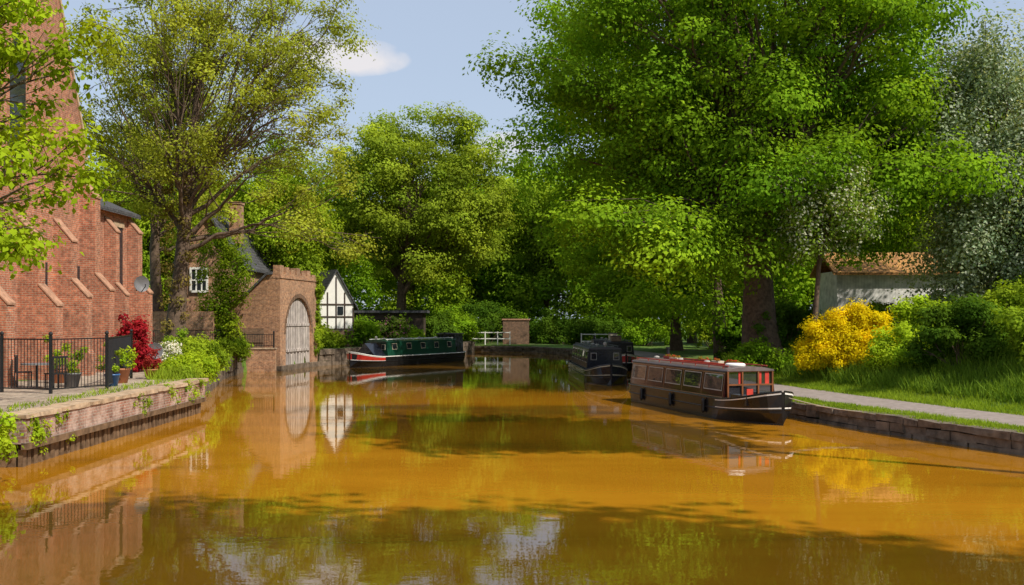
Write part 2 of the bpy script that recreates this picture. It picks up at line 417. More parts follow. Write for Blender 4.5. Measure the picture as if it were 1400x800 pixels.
def tree_meshes(h, crown, tr, ncl, lpc, leaf, clr, cols, seed, fork=0.3, nmain=7, twigs=4, flat=0.75, shell=0.35, droop=0, coreR=0.35, lum=0.2, up=0.5, p=2.4, zlo=-0.95, lr=1.0, extra=None, cv=.16, lean=0.0):
    g = np.random.default_rng(seed)
    rx, ry, rz, cz, ox, oy = crown
    dz = g.uniform(zlo, 1, ncl); phi = g.random(ncl)*6.283
    hor = (1-np.abs(dz)**p)**(1/p)
    d = np.stack([hor*np.cos(phi), hor*np.sin(phi), dz], 1); k = ncl
    ph = g.random(3)*6
    env = 1+lum*np.sin(d[:, 0]*3.3+ph[0])*np.cos(d[:, 2]*3+ph[1])+lum*0.8*np.sin(d[:, 1]*4+d[:, 2]*5+ph[2])
    rr = coreR+(1-coreR)*g.random(k)**0.55
    C = np.array([ox, oy, cz])+d*(rr*env)[:, None]*np.array([rx-clr*.6, ry-clr*.6, rz-clr*.5])
    if extra: C = np.concatenate([C, np.array(extra, float)]); k = len(C)
    R = clr*g.uniform(0.5, 1.4, k)
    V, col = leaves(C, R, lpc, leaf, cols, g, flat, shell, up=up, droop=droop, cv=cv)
    mb = MB()
    fz = h*fork
    top = np.array([ox*0.7+lean, oy*0.7, cz+rz*0.45])
    pts = []
    for i in range(9):
        t = i/8; z = t*top[2]
        pts.append((top[0]*t**1.2+g.normal()*tr*0.14*(i > 0), top[1]*t**1.5+g.normal()*tr*0.14*(i > 0), z-0.2*(i == 0)))
    rs = [tr*(1.45 if i == 0 else 1.0 if i == 1 else (1-0.85*(i/8)**1.1)) for i in range(9)]
    mb.tube(pts, rs, 10, cap=False)
    P = np.array(pts)
    cen = C[g.choice(k, min(nmain, k), replace=False)]
    for _ in range(4):
        asg = np.argmin(((C[:, None]-cen[None])**2).sum(-1), 1)
        cen = np.array([C[asg == j].mean(0) if (asg == j).any() else cen[j] for j in range(len(cen))])
    for j in range(len(cen)):
        zst = min(max(fz, fz+(cen[j][2]-fz)*0.25+g.uniform(-.5, .5)), top[2]*0.92)
        t = zst/top[2]*8; i0 = int(min(7, t)); st = P[i0]+(P[i0+1]-P[i0])*(t-i0)
        rad = lr*tr*(0.55 if zst < h*0.45 else 0.35)*g.uniform(.8, 1.1)
        lp = limb(mb, st, st+(cen[j]-st)*0.85, rad, rad*0.25, g, 7, 7, 0.06, 0.06)
        lp = np.array(lp)
        for c in np.where(asg == j)[0]:
            q = g.integers(2, len(lp)); a = lp[q]
            r0 = rad*(1-0.78*q/7)*0.42
            sp = limb(mb, a, C[c], max(r0, .03*lr), max(0.014, r0*0.3), g, 5, 4, 0.04, 0.07)
            for _t in range(twigs):
                dd = g.normal(size=3); dd /= np.linalg.norm(dd); dd[2] = abs(dd[2])*0.8-0.1
                limb(mb, sp[g.integers(2, 5)], C[c]+dd*R[c]*0.9, max(r0*.3, .015), 0.007, g, 3, 3, 0.03, 0.05)
    tm = bpy.data.meshes.new('trunk'); tm.from_pydata(mb.v, [], mb.f); tm.update(); tm.materials.append(M_BARK)
    tm.polygons.foreach_set('use_smooth', [True]*len(tm.polygons))
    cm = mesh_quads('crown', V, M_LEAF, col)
    return tm, cm
def put_tree(name, label, loc, meshes, group=None, rz=0, sc=1, cat='tree'):
    e = empty(name, loc, label, cat, group, rz); e.scale = (sc, sc, sc)
    for n_, m_ in zip(('trunk', 'crown'), meshes): link(bpy.data.objects.new(n_, m_), e)
    return e

G_DEEP = ((0.085, 0.19, 0.010), (0.30, 0.48, 0.024))
G_MID = ((0.13, 0.23, 0.015), (0.37, 0.49, 0.03))
G_OLIVE = ((0.24, 0.28, 0.03), (0.44, 0.49, 0.05))
G_DARK = ((0.03, 0.08, 0.008), (0.13, 0.23, 0.02))
G_BRIGHT = ((0.17, 0.29, 0.01), (0.45, 0.58, 0.03))
G_SILV = ((0.19, 0.26, 0.14), (0.42, 0.50, 0.31), (0.56, 0.60, 0.47), 0.22)
G_HAW = ((0.12, 0.22, 0.02), (0.30, 0.42, 0.05), (0.62, 0.64, 0.46), 0.33)
G_YEL = ((0.50, 0.44, 0.01), (0.88, 0.70, 0.01))
G_RED = ((0.22, 0.012, 0.02), (0.45, 0.03, 0.04))

gx = np.random.default_rng(3)
skirt = [(x+gx.normal()*.5, -2.5-gx.random()*4.5, (4.4 if x < -1.6 else 6.4)+gx.random()*2.4+abs(x+3)*.10) for x in np.arange(-9.5, 8.0, .45)]
put_tree('sycamore_tree', 'huge leafy sycamore with thick ivy-clad trunk beside the towpath', (12.0, 48.5, gz(12.0, 48.5)),
    tree_meshes(24, (10.2, 7.5, 10.0, 13.8, -0.5, 0), 0.80, 290, 660, 0.185, 1.65, G_DEEP, 11, fork=0.24, nmain=12, twigs=1, lum=0.10, flat=0.6, p=2.8, extra=skirt, cv=.18, lean=-1.2))
put_tree('sycamore_tree', 'tall dense green sycamore overhanging the canal beside the towpath', (13.6, 66, gz(13.6, 66)),
    tree_meshes(25, (10.6, 8.5, 11.0, 13.0, -3.0, 0), 0.42, 250, 480, 0.24, 2.0, G_DEEP, 12, fork=0.2, nmain=9, twigs=0, flat=0.6, p=3.6, cv=.18))
big3 = tree_meshes(23, (8, 8, 10, 11.5, 0, 0), 0.42, 120, 380, 0.33, 2.0, G_MID, 13, fork=0.2, nmain=8, twigs=0, p=2.8)
big4 = tree_meshes(22, (7.5, 7.5, 10, 11, 0, 0), 0.42, 120, 380, 0.33, 2.0, G_DEEP, 14, fork=0.2, nmain=8, twigs=0, p=2.8)
big5 = tree_meshes(21, (7.5, 7.5, 9.5, 10.5, 0, 0), 0.4, 120, 380, 0.33, 1.9, G_MID, 15, fork=0.2, nmain=8, twigs=0, p=2.8)
grp = 'woodland trees around the canal'
for i, (x, y, k, sc, rz) in enumerate([(13.5, 84, 1, 1.0, 1), (20, 76, 0, 1.0, 2), (4, 116, 0, .98, 0), (-3.5, 119, 1, .92, 2), (11, 108, 1, .95, 4), (19, 108, 0, 1, 5), (27, 100, 1, 1, 1),
        (-11, 112, 2, .9, 3), (-20, 106, 1, .85, 2), (-29, 100, 2, .85, 1), (-38, 96, 0, .9, 0), (37, 95, 2, 1, 0), (27, 73, 2, .95, 3), (35, 76, 1, 1, 4), (44, 82, 0, 1, 2), (-20.5, 86, 2, .8, 5), (-28, 80, 0, .7, 1), (0.5, 136, 1, 1.1, 1), (-9, 138, 0, 1.1, 1), (10, 138, 2, 1.1, 3)]):
    lab = ['tall yellow-green leafy tree in woodland by the canal', 'tall deep green tree in woodland by the canal', 'round light green tree in woodland by the canal'][k]
    put_tree('woodland_tree', lab, (x, y, gz(x, y)), (big3, big4, big5)[k], grp, rz, sc)
put_tree('oak_tree', 'round-crowned spring oak with forked trunk behind the green boat', (-9.8, 88, gz(-9.8, 88)),
    tree_meshes(21, (8.6, 7, 8.2, 12.9, 2.0, 0), 0.5, 270, 360, 0.22, 1.35, ((0.16, 0.24, 0.02), (0.38, 0.48, 0.04)), 21, fork=0.16, nmain=10, twigs=1, lum=0.04, flat=0.6, p=2.3))
put_tree('sparse_ash_tree', 'tall open-crowned ash with olive new leaves and bare branches', (-16.6, 50.5, gz(-16.6, 50.5)),
    tree_meshes(23, (8.4, 6, 9.8, 13.2, 2.0, 1), 0.44, 300, 220, 0.14, 1.05, G_OLIVE, 31, fork=0.22, nmain=14, twigs=4, lum=0.2, flat=0.6, shell=0.1, coreR=0.2, p=2.2, zlo=-.8, lr=.6, cv=.12))
put_tree('sparse_ash_tree', 'open-crowned ash with olive new leaves behind the church', (-21.5, 62, gz(-21.5, 62)),
    tree_meshes(21, (6.5, 6, 8, 13, 0, 0), 0.4, 120, 150, 0.19, 1.1, G_OLIVE, 32, fork=0.25, nmain=9, twigs=2, shell=0.1, coreR=0.15, lr=.7))
put_tree('lime_tree', 'green leafy tree rising behind the brick boathouse', (-17.2, 73, gz(-17.2, 73)),
    tree_meshes(16, (5.6, 4, 6.2, 9.0, 0, 0), 0.3, 90, 360, 0.2, 1.3, G_MID, 33, fork=0.3, nmain=7, twigs=0))
put_tree('maple_tree', 'bright green maple with branches reaching over the terrace', (-14.8, 23.6, gz(-14.8, 23.6)),
    tree_meshes(12, (4.7, 2.8, 5.2, 6.9, 1.3, -0.8), 0.22, 180, 150, 0.15, 0.68, ((0.20, 0.32, 0.01), (0.50, 0.62, 0.03)), 41, fork=0.3, nmain=10, twigs=3, shell=0.1, flat=0.7, coreR=0.3, p=2.2, zlo=-.85), None)
put_tree('hawthorn_tree', 'hawthorn covered in white blossom beside the towpath', (12.9, 43.8, gz(12.9, 43.8)),
    tree_meshes(9.5, (2.9, 2.2, 2.4, 7.0, 0.5, -0.5), 0.15, 64, 380, 0.13, 0.8, G_HAW, 51, fork=0.35, nmain=6, twigs=1, droop=0.8))
put_tree('silver_willow_tree', 'silvery-leaved willow in pale bloom above the towpath hedge', (23.3, 46.5, gz(23.3, 46.5)),
    tree_meshes(17, (5.6, 4, 7.8, 8.2, -0.3, 0), 0.35, 190, 640, 0.15, 1.25, G_SILV, 52, fork=0.2, nmain=10, twigs=0, droop=1.1, p=3.0, cv=.2, shell=.45))
sh = tree_meshes(24, (4.2, 4.2, 5.0, 18, 0, 0), 0.2, 55, 180, 0.42, 1.5, G_DEEP, 61, fork=0.5, nmain=6, twigs=0)  # out-of-frame trees, added to throw shade onto the canal water
for x, y, s_ in [(4.2, 2.9, 1), (10.2, 2.9, 1), (16.4, 2.2, 1), (20.5, -1.2, 1), (11, -4, 1), (17.5, -5.5, 1)]:
    put_tree('shade_tree', 'tall unseen tree added to shade the near water', (x, y, gz(x, y)), sh, 'unseen trees added to shade the canal', x, s_)
for x, y, s_ in [(16.2, 17.0, 1.1)]:
    put_tree('shade_tree', 'tall unseen tree added to cast a shade band across the canal', (x, y, gz(x, y)), sh, 'unseen trees added to shade the canal', y, s_)

def bush(name, label, loc, r, n, leaf, cols, seed, clr=0.5, ncl=30, cat='bush', flat=0.8, group=None, droop=0, core=.35):
    g = np.random.default_rng(seed)
    d = g.normal(size=(ncl, 3)); d /= np.linalg.norm(d, axis=1)[:, None]; d[:, 2] = np.abs(d[:, 2])
    rr = core+(1-core)*g.random(ncl)**0.5
    C = d*rr[:, None]*(np.array(r)-clr*0.4); C[:, 2] += clr*0.4
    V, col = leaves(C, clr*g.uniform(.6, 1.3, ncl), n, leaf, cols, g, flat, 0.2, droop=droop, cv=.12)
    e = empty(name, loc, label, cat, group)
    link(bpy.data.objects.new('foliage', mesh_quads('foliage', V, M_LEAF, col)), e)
    mb = MB()
    for c in C[:14]: limb(mb, (c[0]*.1, c[1]*.1, -0.1), c, 0.035, 0.01, g, 4, 4, 0.1, 0.06)
    mb.obj('stem', M_BARK, e, fix=False)
    return e
def B(name, label, x, y, r, n, leaf, cols, seed, **kw): return bush(name, label, (x, y, gz(x, y)-0.05), r, n, leaf, cols, seed, **kw)
B('golden_bush', 'golden-yellow flowering shrub beside the towpath', 13.7, 41.4, (2.3, 1.4, 2.5), 330, 0.09, G_YEL, 71, clr=0.42, ncl=150, core=.6)
B('hedge_bush', 'dense green hedge shrub on bank above towpath', 16.9, 41.5, (1.8, 1.5, 2.1), 420, 0.12, G_BRIGHT, 72, clr=0.5, ncl=36)
B('hedge_bush', 'ivy-covered dark hedge shrub on bank above towpath', 15.6, 35.6, (2.2, 1.4, 2.3), 480, 0.11, G_DARK, 73, clr=0.5, ncl=42)
B('hedge_bush', 'bright green hedge shrub on bank above towpath', 14.6, 38.3, (1.5, 1.2, 1.5), 420, 0.11, G_BRIGHT, 74, clr=0.42, ncl=30)
B('hedge_bush', 'green hedge shrub on bank above towpath', 17.6, 33.0, (2.2, 1.6, 2.3), 420, 0.12, G_MID, 75, clr=0.5, ncl=36)
B('hedge_bush', 'tall green hedge shrub beside white building', 20.4, 47.5, (2.8, 1.3, 2.5), 360, 0.14, G_BRIGHT, 76, clr=0.5, ncl=50)
B('hedge_bush', 'green hedge shrub before white cottage', 16.4, 47.5, (1.6, 1.2, 1.9), 380, 0.14, G_MID, 83, clr=0.5, ncl=30)
B('hedge_bush', 'dark green shrub at foot of large tree', 10.9, 45.6, (1.6, 1.0, 1.6), 330, 0.12, G_DEEP, 77, clr=0.5, ncl=28)
B('hedge_bush', 'dark green shrub at foot of large tree', 14.0, 52.0, (1.8, 1.4, 2.6), 330, 0.14, G_DARK, 78, clr=0.5, ncl=30)
B('hedge_bush', 'dark green shrub under park trees', 15.4, 56.0, (1.6, 1.4, 3.4), 330, 0.16, G_DARK, 79, clr=0.6, ncl=28)
B('hedge_bush', 'dark green shrub under park trees', 14.5, 63.0, (2.6, 1.6, 2.4), 300, 0.17, G_DARK, 80, clr=0.6, ncl=24)
B('hedge_bush', 'tall hedge shrub on bank above towpath', 19.6, 39.5, (2.5, 1.8, 2.7), 400, 0.13, G_MID, 81, clr=0.6, ncl=40)
B('hedge_bush', 'tall dark shrub below the silvery willow', 23.4, 43.0, (3.2, 1.8, 3.8), 380, 0.15, G_DARK, 82, clr=0.7, ncl=44)
for i, (x, y, r, c) in enumerate([(-9.5, 82.0, 1.9, G_MID), (-6.4, 86.5, 2.2, G_DARK), (-11.6, 76.5, 1.7, G_DEEP), (-14.6, 72.5, 1.5, G_MID), (-12.9, 72.6, .9, G_MID), (-5.4, 92, 2.4, G_DEEP), (-9.5, 92, 2.8, G_DARK), (-5.5, 101, 2.8, G_DARK), (-8.5, 80.2, 1.2, G_DEEP),
         (4.4, 104, 2.6, G_DARK), (8.2, 98, 2.4, G_DARK), (13, 100, 2.5, G_DEEP), (-12, 96, 3.4, G_DARK), (18, 92, 2.5, G_MID), (9.8, 104, 3.2, G_DARK), (-2.5, 106, 3.6, G_DARK), (24, 88, 3, G_DARK), (1.5, 109, 3.4, G_DEEP), (-7.5, 109, 3.6, G_DEEP)]):
    B('waterside_bush', 'leafy green shrub growing on canal bank', x, y, (r*1.3, r, r*1.25), 280, 0.19, c, 90+i, clr=0.5*r**.5, ncl=28, group='shrubs along the far canal bank')
B('rhododendron_bush', 'rounded shrub with purple-pink blooms behind green boat', -9.2, 78.6, (1.8, 1.0, 2.4), 300, 0.13, ((0.05, 0.11, .02), (0.18, 0.28, .03), (0.4, 0.12, 0.25), 0.12), 120)
B('hanging_plants', 'mixed green plants spilling over the bank beside terrace', -12.2, 38.5, (0.9, 2.6, 0.8), 300, 0.10, G_BRIGHT, 121, clr=0.33, ncl=44, droop=0.8)
B('hanging_plants', 'mixed green plants spilling over the canal bank', -14.2, 47, (1.1, 3.2, 1.2), 300, 0.12, G_MID, 122, clr=0.4, ncl=36, droop=0.8)
B('hanging_plants', 'ferny green plants hanging over stone bank', -11.5, 36.2, (0.6, 1.3, 0.5), 240, 0.09, G_MID, 128, clr=0.3, ncl=24, droop=1.2)
B('white_flower_bush', 'low shrub covered in white flowers on terrace', -14.7, 43.2, (1.0, 0.8, 1.2), 300, 0.09, ((0.08, 0.16, .02), (0.25, 0.34, .04), (0.8, 0.79, 0.75), 0.5), 123, clr=0.3, ncl=30)
B('japanese_maple_bush', 'deep red japanese maple beside the church wall', -14.9, 40.2, (0.85, 0.85, 2.5), 200, 0.11, G_RED, 124, clr=0.36, ncl=38)
B('garden_bush', 'leafy green shrub beside terrace steps', -15.6, 48.6, (1.1, 1.0, 1.7), 300, 0.12, G_MID, 125, clr=0.42, ncl=24)
B('garden_bush', 'leafy shrub in garden behind railings', -16.0, 57.0, (1.5, 1.2, 1.0), 300, 0.12, G_MID, 126, clr=0.4, ncl=24)
bush('hanging_plants', 'leafy plants growing out of dark canal wall', (-10.6, 19.8, 0.55), (0.9, 1.6, 0.9), 160, 0.10, G_BRIGHT, 127, clr=0.33, ncl=20)

g = np.random.default_rng(77)
C = []
for x in np.arange(-95, 125, 3.4):
    for z in (1.5, 4.2, 7.0, 9.6):
        C.append((x+g.normal()*1.2, 150-abs(x)*0.25+g.normal()*3, z+g.normal()*.6))
for x in np.arange(-34, 46, 2.8):
    for z in (1.4, 4.0, 6.6): C.append((x+g.normal()*.8, 124+g.normal()*2, z+g.normal()*.5))
for x in np.arange(24, 80, 2.6):
    for z in (1.5, 4.0, 6.5): C.append((x+g.normal(), 84+g.normal()*2-0.25*(x-24), z+.8))
for x in np.arange(-75, -22, 2.6):
    for z in (1.5, 4.0, 6.5): C.append((x+g.normal(), 84+g.normal()*2, z+.8))
V, col = leaves(C, np.full(len(C), 2.7)*g.uniform(.8, 1.3, len(C)), 150, 0.62, ((0.04, 0.09, 0.01), (0.16, 0.27, 0.025)), g, 0.9, 0.3)
tag(link(bpy.data.objects.new('distant_woodland', mesh_quads('distant_woodland', V, M_LEAF, col))), 'dense distant green woodland undergrowth closing the view', 'woodland', 'stuff')

def ivy(name, label, loc, pts, thick, n, leaf, cols, seed):
    g = np.random.default_rng(seed); P = np.array(pts, float)
    C = P+g.normal(size=P.shape)*np.array(thick)*0.3
    V, col = leaves(C, np.full(len(P), max(thick))*g.uniform(.7, 1.3, len(P)), n, leaf, cols, g, 1.0, 0.3)
    V = V-np.array(loc)
    ob = link(bpy.data.objects.new(name, mesh_quads(name, V, M_LEAF, col))); ob.location = loc
    return tag(ob, label, 'ivy')
ivy('ivy', 'dark ivy wrapped around the thick trunk of the sycamore', (12.0, 48.5, 1.5), [(12.0+0.7*math.cos(a*2.1), 48.2+0.6*math.sin(a*2.1), 1.5+a*0.16) for a in range(14)], (0.25, .25, .25), 110, 0.13, G_DARK, 1)
ivy('ivy', 'brown-green ivy climbing the trunk of the ash', (-16.6, 50.5, 1.2), [(-16.6+0.5*math.cos(a*2.1), 50.3+0.4*math.sin(a*2.1), 1.3+a*0.32) for a in range(34)], (0.36, .36, .36), 100, 0.12, ((0.14, .11, .03), (0.34, .28, .07)), 2)
g_ = np.random.default_rng(5)
ivy('ivy', 'bright green ivy smothering the boathouse gable end', (-17.6, 60.2, 1.1), [(-18.9+g_.random()*2.5+(z*0.10), 60.7+g_.random()*.6, 1.5+z) for z in np.linspace(0, 6.6, 76)], (0.55, .45, .55), 200, 0.13, ((0.07, .16, .01), (.34, .46, .025)), 3)
ivy('ivy', 'green creeper hanging over the brick quay corner', (-10.5, 22.2, 1), [(-10.45, 22+abs(g_.normal())*0.9, 1.05-g_.random()*0.75) for _ in range(22)]+[(-10.6-g_.random(), 21.9, 1.1-g_.random()*0.8) for _ in range(12)], (0.14, .14, .14), 50, 0.075, G_BRIGHT, 4)
ivy('ivy', 'small creeper on face of brick quay', (-10.4, 29, 1), [(-10.38, 28.9+g_.normal()*0.3, 1.05-g_.random()*0.7) for _ in range(9)], (0.1, .1, .1), 30, 0.07, G_MID, 6)
ivy('ivy', 'green creeper on front of boathouse beside arched door', (-13.0, 68.1, 1), [(-13.05+g_.random()*.25, 67.8+g_.random()*1.0, 1+z) for z in np.linspace(0, 4.8, 26)], (0.28, .28, .28), 120, 0.12, G_MID, 7)
ivy('ivy', 'trailing green creeper along top of brick quay', (-10.5, 32, 1), [(-10.5+g_.normal()*.1, 31+g_.random()*3.7, 1.15-g_.random()*0.65) for _ in range(44)], (0.15, .15, .15), 44, 0.07, G_MID, 8)

def grass(name, X, Y, Z, h, wd, cols, seed):
    g = np.random.default_rng(seed); n = len(X)
    p = np.stack([X, Y, Z], 1); a = g.random(n)*6.28
    t = np.stack([np.cos(a), np.sin(a), 0*a], 1)*wd
    ln = g.normal(size=(n, 3))*0.4; ln[:, 2] = 1
    patch = 0.6+0.5*np.sin(X*1.9+np.sin(Y*1.3)*2)*np.sin(Y*1.6+X*.6)
    H = (h*g.uniform(.4, 1.2, n)*(0.55+0.75*np.clip(patch, 0, 1)))[:, None]
    V = np.stack([p-t, p+t, p+t*.3+ln*H], 1).reshape(-1, 3)
    c0, c1 = map(np.array, cols); col = c0+(c1-c0)*np.clip(g.random((n, 1))*.6+.5*np.clip(patch, 0, 1)[:, None], 0, 1)
    ob = link(bpy.data.objects.new(name, mesh_quads(name, V, M_LEAF, col, 3)))
    return tag(ob, kind='stuff', label='tufts of green grass and weeds along canal banks', category='grass')
def scatter(line, dmin, dmax, n, seed, ymax=60, ymin=18):
    g = np.random.default_rng(seed); L = np.array(resample(line, 0.2)); L = L[(L[:, 1] < ymax) & (L[:, 1] > ymin)]
    i = g.integers(0, len(L)-1, n); t = L[np.minimum(i+1, len(L)-1)]-L[np.maximum(i-1, 0)]; t /= np.linalg.norm(t, axis=1)[:, None]
    d = dmin+(dmax-dmin)*g.random(n); X = L[i, 0]+t[:, 1]*d+g.normal(size=n)*.05; Y = L[i, 1]-t[:, 0]*d+g.normal(size=n)*.05
    Z = land(X, Y, sdist(X, Y))
    return X, Y, Z
GC = ((0.12, 0.20, 0.015), (0.34, 0.46, 0.04))
X, Y, Z = scatter(RB, 0.12, 1.2, 36000, 1); grass('grass', X, Y, np.maximum(Z, .5), 0.10, 0.013, GC, 1)
X, Y, Z = scatter(RB, 3.6, 6.0, 40000, 2); grass('grass', X, Y, Z, 0.16, 0.013, GC, 2)
X, Y, Z = scatter(RB, 5.0, 9.5, 46000, 3); grass('weeds', X, Y, Z, 0.5, 0.024, ((0.05, 0.12, 0.012), (0.25, 0.38, 0.04)), 3)
X, Y, Z = scatter(LB[7:13][::-1], 0.05, -1.6, 9000, 4, 62, 35); Z = np.full_like(Z, 1.1); grass('grass', X, Y, Z, 0.35, 0.018, GC, 4)
X, Y, Z = scatter(LB[11:13][::-1], -0.5, -1.3, 900, 5, 35, 22); Z = np.full_like(Z, 1.11); grass('grass', X, Y, Z, 0.12, 0.015, GC, 5)

# ------------------------------------------------------------------ church
e = empty('brick_church', (-18, 40, 1.0), 'tall red brick church with steep gable and stepped buttresses', 'church'); o = e.location
FX = -16.7
fn = lambda a, p, q: (a, p, q)
MB().prism([(26.5, 0.9), (40, 0.9), (40, 9.9), (33.25, 24.8), (26.5, 9.9)], fn, FX-0.6, FX).obj('gable_wall', M_BRICK, e, o)
MB().bx(-34, FX-0.6, 39.4, 39.95, 0.9, 9.5).obj('side_wall', M_BRICK, e, o)
MB().bx(-34, FX-0.6, 26.6, 27.1, 0.9, 9.5).obj('side_wall', M_BRICK, e, o)
MB().prism([(40.4, 9.2), (33.25, 24.5), (26.1, 9.2), (26.1, 8.9), (33.25, 24.1), (40.4, 8.9)], fn, -34, FX-0.25).obj('roof', M_SLATE, e, o)
MB().prism([(40.2, 9.75), (33.25, 25.1), (33.25, 24.8), (40.0, 9.9), (40.0, 9.4), (40.2, 9.4)], fn, FX-0.65, FX+0.06).obj('gable_coping', M_STONE, e, o)
MB().bx(-21, FX-0.02, 40.0, 45.0, 0.9, 7.7).obj('aisle_wall', M_BRICK, e, o)
MB().prism([(FX+0.3, 7.55), (-21, 9.6), (-21, 9.75), (FX+0.3, 7.72)], lambda a, p, q: (p, a, q), 40.02, 45.25).obj('aisle_roof', M_SLATE, e, o)
def buttress(y, w, p1, z1, p2, z2):
    h1 = (p1-p2)*1.1; h2 = p2*1.2
    MB().prism([(FX-.01, 0.9), (FX+p1+.12, 0.9), (FX+p1+.12, 1.9), (FX+p1, 2.05), (FX+p1, z1-h1), (FX+p2, z1), (FX+p2, z2-h2), (FX-.01, z2)], lambda a, p, q: (p, a, q), y, y+w).obj('buttress', M_BRICK, e, o)
    for pa, za, pb, zb in ((p1, z1-h1, p2, z1), (p2, z2-h2, 0.0, z2)):
        MB().prism([(FX+pa+.04, za-0.03), (FX+pa+.04, za+.03), (FX+pb, zb+.07), (FX+pb, zb+0.005)], lambda a, p, q: (p, a, q), y-.02, y+w+.02).obj('buttress_cap', M_CAP, e, o)
for a in [(31.2, .5, 1.3, 4.3, .7, 6.6), (34.6, .5, 1.3, 4.3, .7, 6.6), (37.3, .5, 1.2, 4.6, .65, 6.8), (39.55, .5, 1.15, 4.9, .6, 8.6), (42.0, .4, .85, 4.6, .45, 7.3), (44.5, .5, .9, 4.8, .45, 7.45)]: buttress(*a)
MB().bx(FX-.04, FX+.05, 42.8, 44.0, 7.05, 7.25).obj('window_lintel', M_STONE, e, o)
MB().bx(FX-.05, FX+.012, 40.6, 41.4, 4.55, 7.05).obj('window', M_GLASS, e, o)
MB().bx(FX-.05, FX+.012, 42.9, 43.9, 4.55, 7.05).obj('window', M_GLASS, e, o)
for yc in (32.0, 34.6):
    prof = [(yc-.55, 8.6), (yc+.55, 8.6), (yc+.55, 11.8), (yc+.35, 12.5), (yc, 13.1), (yc-.35, 12.5), (yc-.55, 11.8)]
    MB().prism(prof, fn, FX-.05, FX+.012).obj('window', M_GLASS, e, o)
    MB().bx(FX-.03, FX+.09, yc-.75, yc+.75, 8.42, 8.6).obj('window_sill', M_STONE, e, o)
for yc in (32.0, 35.5, 38.3):
    MB().bx(FX-.05, FX+.012, yc+.7, yc+1.3, 3.0, 5.2).obj('window', M_GLASS, e, o)
mb = MB(); mb.tube([(FX+.15, 40.3, 1), (FX+.15, 40.3, 7.6)], .06, 8); mb.obj('drainpipe', M_IRON, e, o)

def dish(loc, rz, r=.34):
    e = empty('satellite_dish', loc, 'grey satellite dish fixed to wall bracket', 'satellite dish', 'satellite dishes on the church', rz)
    nr, nk = 5, 20; vs = []; fs = []
    for sd in (0, 1):
        for i in range(nr+1):
            q = r*i/nr
            for k in range(nk):
                a = 6.28318*k/nk; xx = .35*q*q/r-(.015 if sd else 0)
                vs.append((xx, q*math.cos(a), q*math.sin(a)+xx*.3))
    for sd in (0, 1):
        b0 = sd*(nr+1)*nk
        for i in range(nr):
            for k in range(nk): fs.append((b0+i*nk+k, b0+i*nk+(k+1) % nk, b0+(i+1)*nk+(k+1) % nk, b0+(i+1)*nk+k))
    b0, b1 = nr*nk, (2*nr+1)*nk
    for k in range(nk): fs.append((b0+k, b0+(k+1) % nk, b1+(k+1) % nk, b1+k))
    MB().add(vs, fs).obj('reflector', M_GREYM, e)
    MB().tube([(0.05, 0, -r*.95), (.42, 0, -.08), (.42, 0, 0.02)], .018, 6).obj('receiver_arm', M_IRON, e)
    MB().tube([(-.02, 0, 0), (-.35, 0, 0), (-.35, 0, -.25)], .025, 6).obj('bracket', M_IRON, e)
dish((-15.6, 43.0, 4.6), -0.75); dish((-14.35, 41.0, 1.85), -0.9)
MB_ = MB().tube([(-14.56, 41.25, 1.05), (-14.56, 41.25, 1.75)], .03, 6).obj('dish_pole', M_IRON); tag(MB_, 'short black pole carrying grey satellite dish', 'pole')

def fence(a, b, h, label, post_ends=(True, True), gap=0.115, grp=None, mat=M_IRON, r=0.011):
    a = Vector(a); b = Vector(b); L = (b-a).length; t = (b-a)/L
    e = empty('iron_fence', a, label, 'fence', grp)
    mb = MB(); n = int(L/gap)
    for i in range(1, n):
        p = t*(L*i/n); mb.tube([(p.x, p.y, 0.1), (p.x, p.y, h-0.08)], r, 4)
    ang = math.atan2(t.y, t.x)
    for z in (0.12, h-0.1): mb.box((t.x*L/2, t.y*L/2, z), (L, 0.04, 0.035), ang)
    mb.obj('railing_panel', mat, e)
    for k, f in enumerate(post_ends):
        if f:
            p = t*(L*k); m2 = MB(); m2.box((p.x, p.y, h/2), (0.075, 0.075, h)); m2.lathe((p.x, p.y, h), [(0.03, 0), (0.055, .03), (0.06, .06), (0.04, .1), (0.005, .12)], 10); m2.obj('post', mat, e)
fg = 'black iron railings on the terrace'
for a, b in [((-16.6, 28.6), (-14.4, 28.9)), ((-14.4, 28.9), (-12.75, 28.3)), ((-12.75, 28.3), (-11.95, 30.2)), ((-11.95, 30.2), (-13.2, 35.5))]:
    fence((*a, 1.11), (*b, 1.11), 1.6, 'black iron railings with ball finials on the terrace', (False, True), grp=fg)

